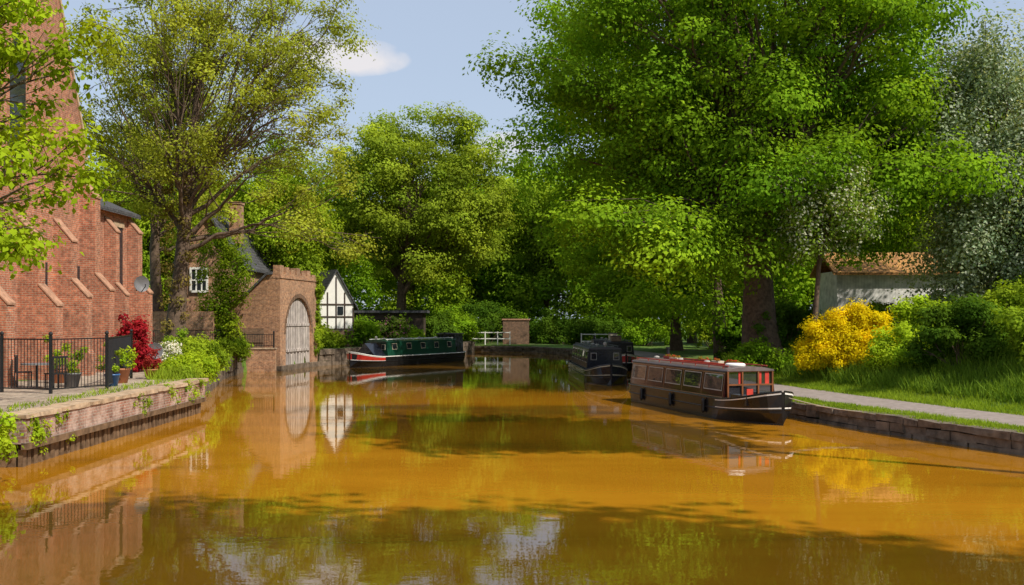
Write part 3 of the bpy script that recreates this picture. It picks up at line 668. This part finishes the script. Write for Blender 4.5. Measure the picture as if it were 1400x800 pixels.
def pot(loc, r, mat, cols, seed, what):
    e = empty('plant_pot', loc, what, 'plant pot', 'plant pots on the terrace')
    MB().lathe((0, 0, 0), [(r*.7, 0), (r, r*1.5), (r*1.1, r*1.5), (r*1.1, r*1.7), (r*.9, r*1.7), (r*.85, r*1.5)], 16).obj('pot', mat, e, smooth=True)
    g = np.random.default_rng(seed); C = g.normal(size=(12, 3))*r*.8; C[:, 2] = np.abs(C[:, 2])*1.6+r*1.9
    V, c = leaves(C, np.full(12, r*.6), 60, 0.08, cols, g)
    link(bpy.data.objects.new('foliage', mesh_quads('foliage', V, M_LEAF, c)), e)
for i, (x, y, r, m, c, l) in enumerate([(-12.3, 31.5, .22, M_BLUE, G_MID, 'blue glazed pot with leafy plant'), (-13.4, 31.2, .25, M_GREYM, G_MID, 'grey metal tub with leafy plant'), (-12.6, 33, .28, M_TERRA, G_BRIGHT, 'terracotta pot with tall leafy plant'),
        (-14.6, 33, .25, M_TERRA, G_BRIGHT, 'terracotta pot with leafy plant'), (-13.9, 36.5, .25, M_TERRA, G_MID, 'terracotta pot with leafy plant'), (-12.4, 35.2, .2, M_TERRA, ((.2, .03, .03), (.5, .06, .05)), 'terracotta pot with red flowers')]):
    pot((x, y, 1.11), r, m, c, 200+i, l)
def chair(loc, rz):
    e = empty('garden_chair', loc, 'dark metal garden chair on the terrace', 'chair', 'garden chairs on the terrace', rz)
    MB().box((0, 0, .45), (.45, .45, .04)).obj('seat', M_IRON, e)
    mb = MB(); [mb.box((-.2, y, .7), (.03, .03, .5)) for y in (-.2, -.1, 0, .1, .2)]; mb.box((-.2, 0, .94), (.04, .48, .06)); mb.obj('backrest', M_IRON, e)
    for x in (-.2, .2):
        for y in (-.2, .2): MB().box((x, y, .215), (.035, .035, .43)).obj('leg', M_IRON, e)
chair((-13.5, 30.3, 1.11), 2.5); chair((-14.9, 31.2, 1.11), 0.6)
e = empty('garden_table', (-14.2, 30.6, 1.11), 'small round metal garden table', 'table')
MB().lathe((0, 0, .7), [(.45, 0), (.45, .04)], 20).obj('table_top', M_GREYM, e); MB().lathe((0, 0, 0), [(.25, 0), (.04, .05), (.04, .7)], 12).obj('leg', M_IRON, e)

# ------------------------------------------------------------------ boathouse
o = Vector((-13.5, 61.8, 1.0))
e = empty('brick_boathouse', (-14.0, 61.8, 1.0), 'old brick boathouse with arched plank door onto the canal', 'boathouse', None, -0.15)
BX = -13.5; YE = 68.5
def arch_wall(y0, y1, zt, ya, yb, zs, x0, x1):
    mb = MB(); R_ = (yb-ya)/2; cy = (ya+yb)/2; n = 12
    arc = [(cy-R_*math.cos(math.pi*i/n), zs+R_*1.0*math.sin(math.pi*i/n)) for i in range(n+1)]
    mb.bx(x0, x1, y0, ya, -0.5, zs).bx(x0, x1, yb, y1, -0.5, zs)
    for i in range(n):
        (a, za), (b, zb) = arc[i], arc[i+1]
        mb.prism([(a, za), (b, zb), (b, zt), (a, zt)], fn, x0, x1)
    mb.bx(x0, x1, y0, ya, zs, zt).bx(x0, x1, yb, y1, zs, zt)
    return mb
YA, YB, ZS = 62.75, 67.35, 2.2; RR = (YB-YA)/2; YC = (YA+YB)/2
mb = arch_wall(61.8, YE, 5.9, YA, YB, ZS, BX-.45, BX)
y = 61.8; hs = [.5, .42, .3, .45, .2, .38, .15]; i = 0
while y < YE-.1: mb.bx(BX-.44, BX-.003, y, min(y+.6, YE), 5.9, 5.9+hs[i % 7]); y += .95; i += 1
mb.bx(BX-.445, BX+.05, 61.78, YE+.02, 5.62, 5.72)
mb.obj('front_wall', M_BRICK_O, e, o)
MB().bx(BX-.44, BX+.12, 61.7, YE+.1, -0.5, 0.3).obj('stone_footing', M_COPE, e, o)
mb = MB(); n = 22
for i in range(n):
    a0, a1 = math.pi*i/n+.012, math.pi*(i+1)/n-.012
    mb.prism([(YC-r*math.cos(a), ZS+r*math.sin(a)) for r, a in ((RR, a0), (RR, a1), (RR+.25, a1), (RR+.25, a0))], fn, BX-.3, BX+.02)
mb.obj('arch_surround', M_BRICK_D, e, o)
n = 16
for sgn in (-1, 1):
    prof = [(YC+sgn*.02, 0.31), (YC+sgn*RR, 0.31)]+[(YC+sgn*max(.02, RR*math.cos(math.pi*i/n/2)), ZS+RR*math.sin(math.pi*i/n/2)) for i in range(n+1)]
    MB().prism(prof, fn, BX-.3, BX-.14).obj('door', M_DOOR, e, o)
for z in (1.1, 2.7): MB().bx(BX-.14, BX-.09, YA+.1, YB-.1, z, z+.16).obj('door_brace', M_DOOR, e, o)
MB().prism([(-19.2, 0.9), (BX-.455, 0.9), (BX-.455, 5.95), (BX-.8, 5.95), (BX-2.6, 4.3), (-19.2, 3.4)], lambda a, p, q: (p, a, q), 61.8, 62.2).obj('end_wall', M_BRICK_O, e, o)
MB().prism([(-19.3, 3.4), (BX-2.6, 4.32), (BX-.8, 5.97), (BX-.46, 6.0), (BX-.46, 5.85), (BX-.8, 5.8), (BX-2.6, 4.15), (-19.3, 3.2)], lambda a, p, q: (p, a, q), 61.65, YE+.1).obj('roof', M_SLATE, e, o)
MB().bx(-19.2, -18.8, 62.2, YE, .9, 3.1).obj('rear_wall', M_BRICK_O, e, o)
mb = MB().bx(-17.0, -14.1, 60.9, 61.25, -0.5, 1.35); tag(mb.obj('garden_wall', M_BRICK_O, None, (-15.3, 61, 0)), 'low brick garden wall at water edge beside boathouse', 'wall')
tag(MB().bx(-17.05, -14.05, 60.85, 61.3, 1.353, 1.43).obj('wall_coping', M_STONE, None, (-15.3, 61, 1.35)), 'stone coping on low garden wall', 'coping')
tag(MB().bx(-17.1, -14.9, 61.35, 61.6, 0.9, 2.6).obj('garden_wall', M_BRICK_D, None, (-15.3, 61.4, 0)), 'taller stepped brick wall leading to the boathouse', 'wall')
fence((-20.5, 55.5, 1.1), (-16.9, 60.9, 1.1), 1.5, 'dark iron garden railings beside ivy-covered wall', (True, True), .14)
fence((-16.9, 61.05, 1.43), (-14.2, 61.05, 1.43), 0.9, 'dark iron railings on low brick garden wall', (True, True), .14)

e = empty('brick_house', (-20, 60, 1.0), 'brick house with steep gable, white window and chimney', 'house'); o = e.location
MB().prism([(-21.0, 1), (-16.9, 1), (-16.9, 6.7), (-18.95, 9.7), (-21.0, 6.7)], lambda a, p, q: (p, a, q), 64, 72).obj('wall', M_BRICK_O, e, o)
MB().prism([(-16.6, 6.35), (-18.95, 9.85), (-21.3, 6.35), (-21.3, 6.2), (-18.95, 9.65), (-16.6, 6.2)], lambda a, p, q: (p, a, q), 63.7, 72.2).obj('roof', M_SLATE, e, o)
MB().bx(-18.1, -17.4, 65.5, 66.4, 8, 10.5).bx(-18.15, -17.35, 65.45, 66.45, 10.5, 10.65).obj('chimney', M_BRICK_O, e, o)
wi = MB().bx(-20.0, -19.1, 63.96, 64.02, 4.9, 6.3).obj('window', M_GLASS, e, o)
mb = MB().bx(-20.12, -20.0, 63.9, 64.02, 4.85, 6.38).bx(-19.1, -18.98, 63.9, 64.02, 4.85, 6.38).bx(-20.0, -19.1, 63.9, 64.02, 6.24, 6.38).bx(-20.0, -19.1, 63.86, 64.02, 4.80, 4.93).bx(-19.76, -19.68, 63.93, 64.0, 4.93, 6.24).bx(-19.42, -19.34, 63.93, 64.0, 4.93, 6.24).bx(-20, -19.1, 63.925, 64.0, 5.53, 5.62)
fr = mb.obj('frame', M_WHITE, wi, o)
MB().bx(-22.5, -17.6, 60.2, 63.95, 1, 3.6).obj('extension', M_BRICK_O, e, o)

e = empty('half_timbered_house', (-13.75, 76.2, 0.7), 'small black and white half-timbered house with steep roof', 'house', None, 0.5)
W_, H1, H2 = 1.35, 4.6, 6.9
MB().prism([(-W_, 1.6), (W_, 1.6), (W_, H1-1), (0, H2-1), (-W_, H1-1)], lambda a, p, q: (p, a, q), -2, 3).obj('wall', M_WHITE, e)
MB().bx(-W_-.03, W_+.03, -2.03, 3.03, -0.2, 1.6).obj('plinth', M_BRICK_D, e)
MB().prism([(W_+.3, H1-1.42), (0, H2-.85), (-W_-.3, H1-1.42), (-W_-.3, H1-1.55), (0, H2-.99), (W_+.3, H1-1.55)], lambda a, p, q: (p, a, q), -2.2, 3.2).obj('roof', M_SLATE, e)
mb = MB()
for x in (-1.3, -.65, 0, .65, 1.3):
    mb.box((x, -2.02, (1.7+5.6-abs(x)*1.7)/2-.05), (.09, .06, max(.3, (5.6-abs(x)*1.7)-1.7-.15)))
for z in (1.7, 2.6, 3.5): mb.box((0, -2.022, z), (2.7, .06, .10))
for y in (-1.9, -.7, .5, 1.7, 2.9): mb.box((W_+.02, y, 2.5), (.06, .10, 1.8))
mb.box((W_+.022, .5, 1.7), (.06, 4.9, .10))
mb.obj('timber_frame', M_DWOOD, e)
MB().box((.32, -2.04, 3.05), (.42, .04, .6)).obj('window', M_GLASS, e)
e = empty('boat_shed', (-9.8, 82.8, 1.0), 'low dark shed with flat felt roof behind green boat', 'shed')
MB().box((0, 0, 1.3), (5.4, 3, 2.6)).obj('wall', M_DWOOD, e); MB().box((0, 0, 2.72), (6.0, 3.5, .2)).obj('roof', M_SLATE, e)
MB().box((-1, -1.52, 1.7), (1.2, .05, .8)).obj('window', M_GLASS, e)

e = empty('white_cottage', (20.3, 56, 1.9), 'white-boarded cottage with orange tiled roof behind hedge', 'cottage')
MB().box((0.1, 0, 1.85), (6.4, 3.6, 3.9)).obj('wall', M_CLAP, e)
MB().prism([(-2.2, 3.7), (0, 4.9), (2.2, 3.7), (2.2, 3.57), (0, 4.72), (-2.2, 3.57)], lambda a, p, q: (a, p, q), -3.4, 3.6).obj('roof', M_TILE, e)
e = empty('board_fence', (20.6, 51.5, gz(20.6, 51.5)), 'brown vertical-board garden fence beside white cottage', 'fence')
mb = MB(); [mb.box((-2.6+i*.22, 0, 1.0), (.19, .03, 1.8+.08*(i % 3))) for i in range(32)]; mb.obj('board_panel', M_FENCEW, e)
for x in (-2.6, -.3, 2.0, 4.2): MB().box((x, .07, 1.0), (.1, .1, 2.0)).obj('post', M_WOOD, e)

def rail(loc, n, rz, lab):
    e = empty('white_railing', loc, lab, 'railing', 'white railings by the water', rz)
    for z in (.6, 1.2): MB().box((n*.6, 0, z), (n*1.2, .05, .08)).obj('rail', M_WHITE, e)
    for i in range(n+1): MB().box((i*1.2, 0, .63), (.1, .1, 1.32)).obj('post', M_WHITE, e)
rail((-3.8, 99.6, .6), 3, 0, 'white painted railing on far canal bank'); rail((6.0, 88.6, .6), 2, -.1, 'white painted railing beside towpath')
e = empty('brick_bridge_pier', (.4, 102, .6), 'weathered dark brick pier at the end of the canal', 'wall')
MB().box((0, 0, 1.2), (2.6, .8, 2.4)).obj('wall', M_BRICK_D, e); MB().box((0, 0, 2.47), (2.8, .95, .14)).obj('coping', M_CAP, e)

# ------------------------------------------------------------------ narrowboats
P_WGL = plain('window_glass', (0.03, 0.03, 0.035), 0.02, var=.3, ior=2.2)
def boat(label, loc, rz, L, hullm, cabm, roofm, trim, c0=0.14, c1=0.80, ztop=1.70, wins=6, winmat=P_WGL, framem=M_FRAME, wshape=(0.75, .45), glassend=False, bowpanel=None, grp='narrowboats moored on the canal', stripe=M_WHITE, line=None, fenders=0, railm=None):
    e = empty('narrowboat', loc, label, 'narrowboat', grp, rz)
    n = 48; W = 1.04; st = []
    for i in range(n+1):
        x = -L/2+L*i/n; lb = 2.6; ls = 0.9
        w_ = W; g_ = 0.66; wb = W
        tb = (x-(L/2-lb))/lb
        if tb > 0: w_ = W*math.sqrt(max(0.002, 1-tb**2.1)); wb = W*max(0.01, (1-tb**1.5)); g_ = .66+.36*tb**2
        ts = ((-L/2+ls)-x)/ls
        if ts > 0: w_ = W*math.sqrt(max(0.08, 1-ts**2.6)); wb = w_*(1-.3*ts); g_ = .66+.06*ts
        st.append((x, w_, wb, g_))
    mb = MB(); vs = []
    for x, w_, wb, g_ in st:
        vs += [(x, -wb*.96, -.3), (x, -wb, .05), (x, -(w_*.7+wb*.3), .36), (x, -w_, g_-.02), (x, -w_*.93, g_-.02), (x, w_*.93, g_-.02), (x, w_, g_-.02), (x, (w_*.7+wb*.3), .36), (x, wb, .05), (x, wb*.96, -.3)]
    m = 10
    fs = [(i*m+j, i*m+(j+1) % m, (i+1)*m+(j+1) % m, (i+1)*m+j) for i in range(n) for j in range(m) if j != 4]
    fs += [tuple(range(m))]+[tuple(range(n*m, n*m+m))[::-1]]
    mb.add(vs, fs); mb.obj('hull', hullm, e, smooth=False)
    mb = MB(); vs = []
    for x, w_, wb, g_ in st: vs += [(x, -w_*.94, g_-.14), (x, w_*.94, g_-.14)]
    mb.add(vs, [(2*i, 2*i+1, 2*i+3, 2*i+2) for i in range(n)]); mb.obj('deck', M_DWOOD, e)
    for s in (-1, 1):
        MB().tube([(x, s*w_*1.0, g_) for x, w_, wb, g_ in st], .028, 6).obj('gunwale', trim, e)
        MB().tube([(x, s*((w_*.75+wb*.25)+.012), .36+.3*(g_-.66)) for x, w_, wb, g_ in st], .02, 5).obj('rubbing_strake', M_IRON, e)
    xa, xb = -L/2+L*c0, -L/2+L*c1
    zb = .64
    prof = [(-.92, zb), (-.81, ztop-.06), (-.78, ztop), (-.45, ztop+.055), (0, ztop+.075), (.45, ztop+.055), (.78, ztop), (.81, ztop-.06), (.92, zb)]
    MB().prism(prof, lambda a, p, q: (a, p, q), xa, xb).obj('cabin', cabm, e)
    rp = [(-.83, ztop-.03), (-.80, ztop+.02), (-.45, ztop+.085), (0, ztop+.105), (.45, ztop+.085), (.80, ztop+.02), (.83, ztop-.03)]
    MB().prism(rp, lambda a, p, q: (a, p, q), xa-.06, xb+.10).obj('roof', roofm, e)
    for s in (-1, 1):
        mb = MB().tube([(xa+.1, s*.68, ztop+.12), (xb-.1, s*.68, ztop+.12)], .02, 6)
        x = xa+.2
        while x < xb: mb.box((x, s*.68, ztop+.08), (.03, .025, .09)); x += 1.0
        mb.obj('handrail', railm or line or trim, e)
    for x in np.arange(xa+1.0, xb-.5, 2.1):
        MB().lathe((x, -.25, ztop+.08), [(.05, 0), (.05, .07), (.11, .08), (.09, .12), (.02, .14)], 12).obj('roof_vent', M_FRAME, e)
    MB().lathe((xa+.7, .35, ztop+.04), [(.06, 0), (.06, .42), (.085, .43), (.085, .48), (.06, .49)], 12).obj('chimney', M_IRON, e)
    def sp(x, z, s, o_):
        t = (z-zb)/(ztop-zb); return (x, s*(.92-.12*t+o_), z)
    def srect(x0, x1, z0, z1, s, o_): return [sp(x0, z0, s, o_), sp(x1, z0, s, o_), sp(x1, z1, s, o_), sp(x0, z1, s, o_)]
    if line:
        for s in (-1, 1):
            MB().add(srect(xa+.05, xb-.05, zb+.05, zb+.08, s, .006), [(0, 1, 2, 3)]).obj('coach_line', line, e)
            MB().add(srect(xa+.05, xb-.05, ztop-.115, ztop-.09, s, .006), [(0, 1, 2, 3)]).obj('coach_line', line, e)
            for i in range(wins+1):
                x = xa+.06+(xb-xa-.12)*i/max(1, wins)
                MB().add(srect(x-.012, x+.012, zb+.08, ztop-.115, s, .006), [(0, 1, 2, 3)]).obj('panel_line', line, e)
    if wins:
        ww, wh = wshape; zc = ztop-.17-wh/2
        for s in (-1, 1):
            for i in range(wins):
                xc = xa+(xb-xa)*(i+.5)/wins
                A = srect(xc-ww/2, xc+ww/2, zc-wh/2, zc+wh/2, s, .012)
                F1 = srect(xc-ww/2-.03, xc+ww/2+.03, zc-wh/2-.03, zc+wh/2+.03, s, .018); F0 = srect(xc-ww/2, xc+ww/2, zc-wh/2, zc+wh/2, s, .018)
                wo = MB().add(A, [(0, 1, 2, 3)]).obj('window', winmat, e)
                MB().add(F1+F0, [(j, (j+1) % 4, 4+(j+1) % 4, 4+j) for j in range(4)]).obj('frame', framem, wo)
    for i in range(fenders):
        x = -L/2+L*(.2+.25*i); MB().tube([(x, -1.10, .62), (x, -1.10, .55), (x, -1.10, .22), (x, -1.10, .15)], [.02, .065, .065, .02], 8).obj('fender', M_IRON, e)
    for xx, s in ((xb, 1), (xa, -1)):
        if s == 1 and glassend: continue
        MB().box((xx+s*.02, 0, (zb-.1+ztop-.12)/2+.05), (.04, .7, ztop-zb-.15)).obj('door', cabm if line else M_DWOOD, e)
        for y in (-.56, .56): MB().box((xx+s*.015, y, ztop-.38), (.03, .30, .36)).obj('end_window_frame', framem, e); MB().box((xx+s*.035, y, ztop-.38), (.03, .24, .30)).obj('end_window', winmat, e)
        if s == 1: MB().lathe((xb+.06, 0, ztop+.1), [(.03, 0), (.03, .06), (.09, .08), (.09, .2), (.04, .24)], 12).obj('headlamp', M_FRAME, e)
    if bowpanel:
        for s in (-1, 1):
            pts = [q for q in st if q[0] > L/2-2.5]
            def strip(f0, f1, o_, m_, nm):
                vs = []
                for x, w_, wb, g_ in pts:
                    lo = .36+.3*(g_-.66)+.03; hi = g_-.03
                    wl = lambda z: (w_*.7+wb*.3)+(w_-(w_*.7+wb*.3))*(z-.36)/(g_-.02-.36)
                    z0, z1 = lo+(hi-lo)*f0, lo+(hi-lo)*f1
                    vs += [(x, s*(wl(z0)+o_), z0), (x, s*(wl(z1)+o_), z1)]
                MB().add(vs, [(2*i, 2*i+1, 2*i+3, 2*i+2) for i in range(len(pts)-1)]).obj(nm, m_, e)
            strip(0, .98, .012, bowpanel, 'bow_panel')
            if stripe: strip(.88, .98, .018, stripe, 'bow_stripe'); strip(0.0, .08, .018, stripe, 'bow_stripe')
    MB().lathe((L/2-.5, 0, .6), [(.05, 0), (.05, .3), (.08, .32), (.08, .36)], 10).obj('mooring_post', M_IRON, e)
    MB().tube([(-L/2+.3, 0, .6), (-L/2+.25, 0, 1.25), (-L/2+.9, 0, 1.4)], .025, 6).obj('tiller', M_GREYM, e)
    return e, xa, xb
P_BLK = plain('black_hull_paint', (0.014, 0.013, 0.013), 0.22, var=.5, scale=2)
P_BRN = plain('maroon_paint', (0.045, 0.012, 0.010), 0.10, var=.2, scale=1, coat=.4)
P_NAVY = plain('near_black_paint', (0.012, 0.014, 0.022), 0.2, var=.2, coat=.3)
P_GRN = plain('green_paint', (0.008, 0.055, 0.032), 0.3, var=.2, coat=.3)
P_RED = plain('red_paint', (0.45, 0.03, 0.02), 0.35)
P_DRED = plain('dull_red_paint', (0.36, 0.05, 0.035), 0.5)
P_CRM = plain('cream_paint', (0.55, 0.48, 0.36), 0.4)
P_GRYR = plain('grey_roof_paint', (0.06, 0.06, 0.07), 0.5)
P_REDR = plain('faded_roof_paint', (0.17, 0.13, 0.125), 0.3)
P_CURT = plain('red_curtain', (0.60, 0.05, 0.03), 0.8)
P_PINE = plain('varnished_wood', (0.22, 0.08, 0.03), 0.3)
P_TAN = plain('brass_line_paint', (0.30, 0.16, 0.07), 0.4)
hd = math.atan2(-0.963, 0.27); L1 = 10.2
cx, cy = (5.45+7.92)/2, (40.1+30.6)/2
e1, xa, xb = boat('glossy maroon narrowboat with glazed red-curtained front cabin', (cx, cy, 0), hd, L1, P_BLK, P_BRN, P_REDR, P_BLK, c0=.05, c1=.80, ztop=1.56, wins=5, wshape=(1.22, .46), glassend=True, bowpanel=P_BLK, line=P_TAN, fenders=3, railm=P_DRED)
mb = MB()
for y in (-.78, -.28, .28, .78): mb.box((xb+.06, y, 1.09), (.05, .05, .92))
for z in (.68, 1.10, 1.53): mb.box((xb+.06, 0, z), (.048, 1.6, .05))
mb.obj('front_frame', P_PINE, e1)
MB().box((xb+.02, 0, 1.11), (.02, 1.55, .82)).obj('front_window', P_WGL, e1)
for y, w_, z_, h_ in ((.60, .14, 1.3, .42), (-.36, .08, 1.3, .42), (.36, .08, 1.3, .42), (.0, .22, .86, .2)):
    MB().box((xb+.036, y, z_), (.012, w_, h_)).obj('curtain', P_CURT, e1)
for s in (-1, 1): MB().box((xb+.75, s*.62, .68), (1.0, .32, .3)).obj('bow_locker', P_NAVY, e1)
MB().prism([(-.55, .0), (.55, .0), (.2, .16), (-.2, .16)], lambda a, p, q: (a, p, q+.78), xb+1.3, xb+1.7).obj('bow_hatch', P_BRN, e1)
M_ = Matrix.Translation((cx, cy, 0)) @ Matrix.Rotation(hd, 4, 'Z')
for i, (x, y, c) in enumerate([(-3.4, .2, P_DRED), (-2.2, -.1, P_CRM), (-.6, .2, P_DRED), (0.6, .1, P_CRM), (1.9, 0.1, P_DRED)]):
    p = M_ @ Vector((x, y, 1.65))
    ob = empty('roof_planter', p, 'painted planter box on roof of maroon narrowboat', 'planter', 'planters on the boat roof', hd)
    MB().prism([(-.09, 0), (.09, 0), (.12, .11), (-.12, .11)], lambda a, p_, q: (a, p_, q), -.35, .35).obj('box', c, ob)
    g = np.random.default_rng(i); C = np.stack([np.linspace(-.3, .3, 7), g.normal(size=7)*.05, np.full(7, .13)], 1)
    V, cc = leaves(C, np.full(7, .07), 26, .05, ((.1, .15, .02), (.25, .3, .04), (.6, .05, .04), .3), g)
    link(bpy.data.objects.new('foliage', mesh_quads('foliage', V, M_LEAF, cc)), ob)
p = M_ @ Vector((2.6, -.25, 1.70)); ob = MB(); pts = [(0.27*math.cos(a), .27*math.sin(a), 0) for a in np.linspace(0, 2*math.pi, 21)]
ob = ob.tube(pts, .055, 8, cap=False).obj('lifebuoy', M_WHITE, smooth=True); ob.location = p; tag(ob, 'white lifebuoy ring lying on narrowboat roof', 'lifebuoy')
p = M_ @ Vector((0.2, -.42, 1.70)); ob = MB().tube([(-2.2, 0, 0), (2.2, 0, 0)], .03, 6).obj('boat_pole', P_RED); ob.location = p; ob.rotation_euler = (0, 0, hd); tag(ob, 'long red boat pole lying on narrowboat roof', 'pole')
def rope(a, b, lab):
    a = Vector(a); b = Vector(b); pts = [a+(b-a)*t+Vector((0, 0, -.18*math.sin(math.pi*t))) for t in np.linspace(0, 1, 9)]
    ob = MB().tube([p-a for p in pts], .014, 5).obj('mooring_rope', M_ROPE); ob.location = a; tag(ob, lab, 'rope', None, 'mooring ropes')
rope(M_ @ Vector((4.6, 0, .92)), (11.0, 28.6, .55), 'pale mooring rope tied from bow to towpath')
rope(M_ @ Vector((-4.7, 0, .75)), (7.9, 41.8, .55), 'pale mooring rope tied from stern to towpath')
boat('near-black narrowboat with grey roof moored by the bank', (4.5, 54.6, 0), -math.pi/2+.03, 12.6, P_NAVY, P_NAVY, P_GRYR, P_GRYR, c0=.12, c1=.80, ztop=1.68, wins=6, wshape=(.8, .5), bowpanel=P_NAVY, stripe=P_CRM, line=P_GRYR)
boat('dark narrowboat with cream gunwale moored against the bank', (6.6, 67.5, 0), -math.pi/2+.05, 11.5, P_BLK, P_BLK, P_GRYR, P_CRM, ztop=1.66, wins=5, bowpanel=P_RED, line=P_GRYR)
for i, (x, y, sx_, sy_, sz_, m_) in enumerate([(4.7, 56, .6, 1.3, .2, P_NAVY), (6.5, 64.2, .6, .9, .3, M_WOOD), (6.7, 68, .5, .7, .4, P_CRM)]):
    zt = 1.78 if y < 60 else 1.76
    ob = empty('roof_box', (x, y, zt), 'painted storage box on dark narrowboat roof', 'box', 'storage boxes on boat roofs', rnd.uniform(-.1, .1))
    MB().box((0, 0, sz_/2), (sx_, sy_, sz_)).obj('box', m_, ob); MB().box((0, 0, sz_+.02), (sx_+.05, sy_+.05, .04)).obj('lid', P_GRYR, ob)
d_ = Vector((-10.2, 66.3))-Vector((-4.3, 76.8)); L4 = 13.0; hd4 = math.atan2(d_.y, d_.x)
c4 = (Vector((-10.2, 66.3))+Vector((-4.3, 76.8)))/2
e4, xa4, xb4 = boat('green narrowboat with black hull and red and white bow', (c4.x, c4.y, 0), hd4, L4, P_BLK, P_GRN, P_GRN, M_WHITE, c0=.13, c1=.78, ztop=1.65, wins=5, wshape=(.5, .35), framem=P_CRM, bowpanel=P_RED, winmat=M_GLASS)
MB().prism([(-.8, .6), (-.72, 2.0), (.72, 2.0), (.8, .6)], lambda a, p, q: (a, p, q), -L4/2+.5, -L4/2+1.65).obj('wheelhouse', P_NAVY, e4)
MB().box((-L4/2+1.1, 0, 2.05), (1.3, 1.6, .08)).obj('wheelhouse_roof', P_GRYR, e4)
MB().prism([(-.85, .72), (0, 1.55), (.85, .72)], lambda a, p, q: (a, p, q), xb4+.1, xb4+1.3).obj('cratch_cover', P_NAVY, e4)

# ------------------------------------------------------------------ sun, world, camera
el, sx, sy = math.radians(47), 0.80, -0.60
sv = Vector((sx*math.cos(el), sy*math.cos(el), math.sin(el))).normalized()
ld = bpy.data.lights.new('sun', 'SUN'); ld.energy = 5.0; ld.angle = math.radians(.5); ld.color = (1, .92, .79)
lo = link(bpy.data.objects.new('sun', ld)); lo.rotation_euler = sv.to_track_quat('Z', 'Y').to_euler(); lo.location = (20, -20, 40)
wd = bpy.data.worlds.new('World'); S.world = wd; wd.use_nodes = True
nt = wd.node_tree; nt.nodes.clear()
out = nt.nodes.new('ShaderNodeOutputWorld'); bg = nt.nodes.new('ShaderNodeBackground'); bg.inputs[1].default_value = 0.15
sky = nt.nodes.new('ShaderNodeTexSky'); sky.sky_type = 'NISHITA'; sky.sun_disc = False
sky.sun_elevation = el; sky.sun_rotation = math.atan2(sx, sy); sky.air_density = 1.0; sky.dust_density = 1.5; sky.ozone_density = 1.2
tc = nt.nodes.new('ShaderNodeTexCoord'); sp_ = nt.nodes.new('ShaderNodeSeparateXYZ'); nt.links.new(tc.outputs['Generated'], sp_.inputs[0])
def MT(op, a, b=None):
    n = nt.nodes.new('ShaderNodeMath'); n.operation = op
    for i, v in enumerate((a, b)):
        if v is None: continue
        if isinstance(v, (int, float)): n.inputs[i].default_value = v
        else: nt.links.new(v, n.inputs[i])
    return n.outputs[0]
ysafe = MT('MAXIMUM', sp_.outputs[1], 0.05)
u = MT('DIVIDE', sp_.outputs[0], ysafe); v = MT('DIVIDE', sp_.outputs[2], ysafe)
cb = nt.nodes.new('ShaderNodeCombineXYZ'); nt.links.new(u, cb.inputs[0]); nt.links.new(v, cb.inputs[1])
no = nt.nodes.new('ShaderNodeTexNoise'); no.inputs['Scale'].default_value = 26; no.inputs['Detail'].default_value = 8; nt.links.new(cb.outputs[0], no.inputs['Vector'])
tot = None
for (u0, v0, a, b, s) in [(-.185, .258, .085, .02, 1.2), (-.155, .252, .06, .018, 1.2), (-.215, .25, .05, .014, 1), (-.01, .168, .055, .016, .9), (-.03, .155, .07, .01, .6), (.25, .42, .2, .03, .5), (-.5, .5, .2, .03, .5)]:
    q = MT('ADD', MT('POWER', MT('DIVIDE', MT('ABSOLUTE', MT('SUBTRACT', u, u0)), a), 2), MT('POWER', MT('DIVIDE', MT('ABSOLUTE', MT('SUBTRACT', v, v0)), b), 2))
    r = MT('MULTIPLY', MT('MAXIMUM', MT('SUBTRACT', 1.0, q), 0.0), s)
    tot = r if tot is None else MT('MAXIMUM', tot, r)
dens = MT('ADD', tot, MT('MULTIPLY', MT('SUBTRACT', no.outputs[0], 0.5), 1.9))
mask = ramp(nt, MT('MULTIPLY', dens, MT('MINIMUM', MT('MULTIPLY', tot, 4.0), 1.0)), [(0.08, (0, 0, 0)), (1.0, (.85,)*3)])
hz = mix(nt, sky.outputs[0], (3.8, 4.4, 5.4), 0.65)
c = mix(nt, hz, (5.9, 5.6, 5.6), mask)
nt.links.new(c, bg.inputs[0]); nt.links.new(bg.outputs[0], out.inputs[0])

cam = bpy.data.cameras.new('camera'); co = link(bpy.data.objects.new('camera', cam))
co.location = (0, 0, 3.2); co.rotation_euler = (math.pi/2, 0, 0)
cam.lens = 36; cam.sensor_width = 36; cam.shift_y = 0.025; cam.clip_end = 6000
S.camera = co
S.view_settings.view_transform = 'Standard'; S.view_settings.look = 'None'; S.view_settings.exposure = 0
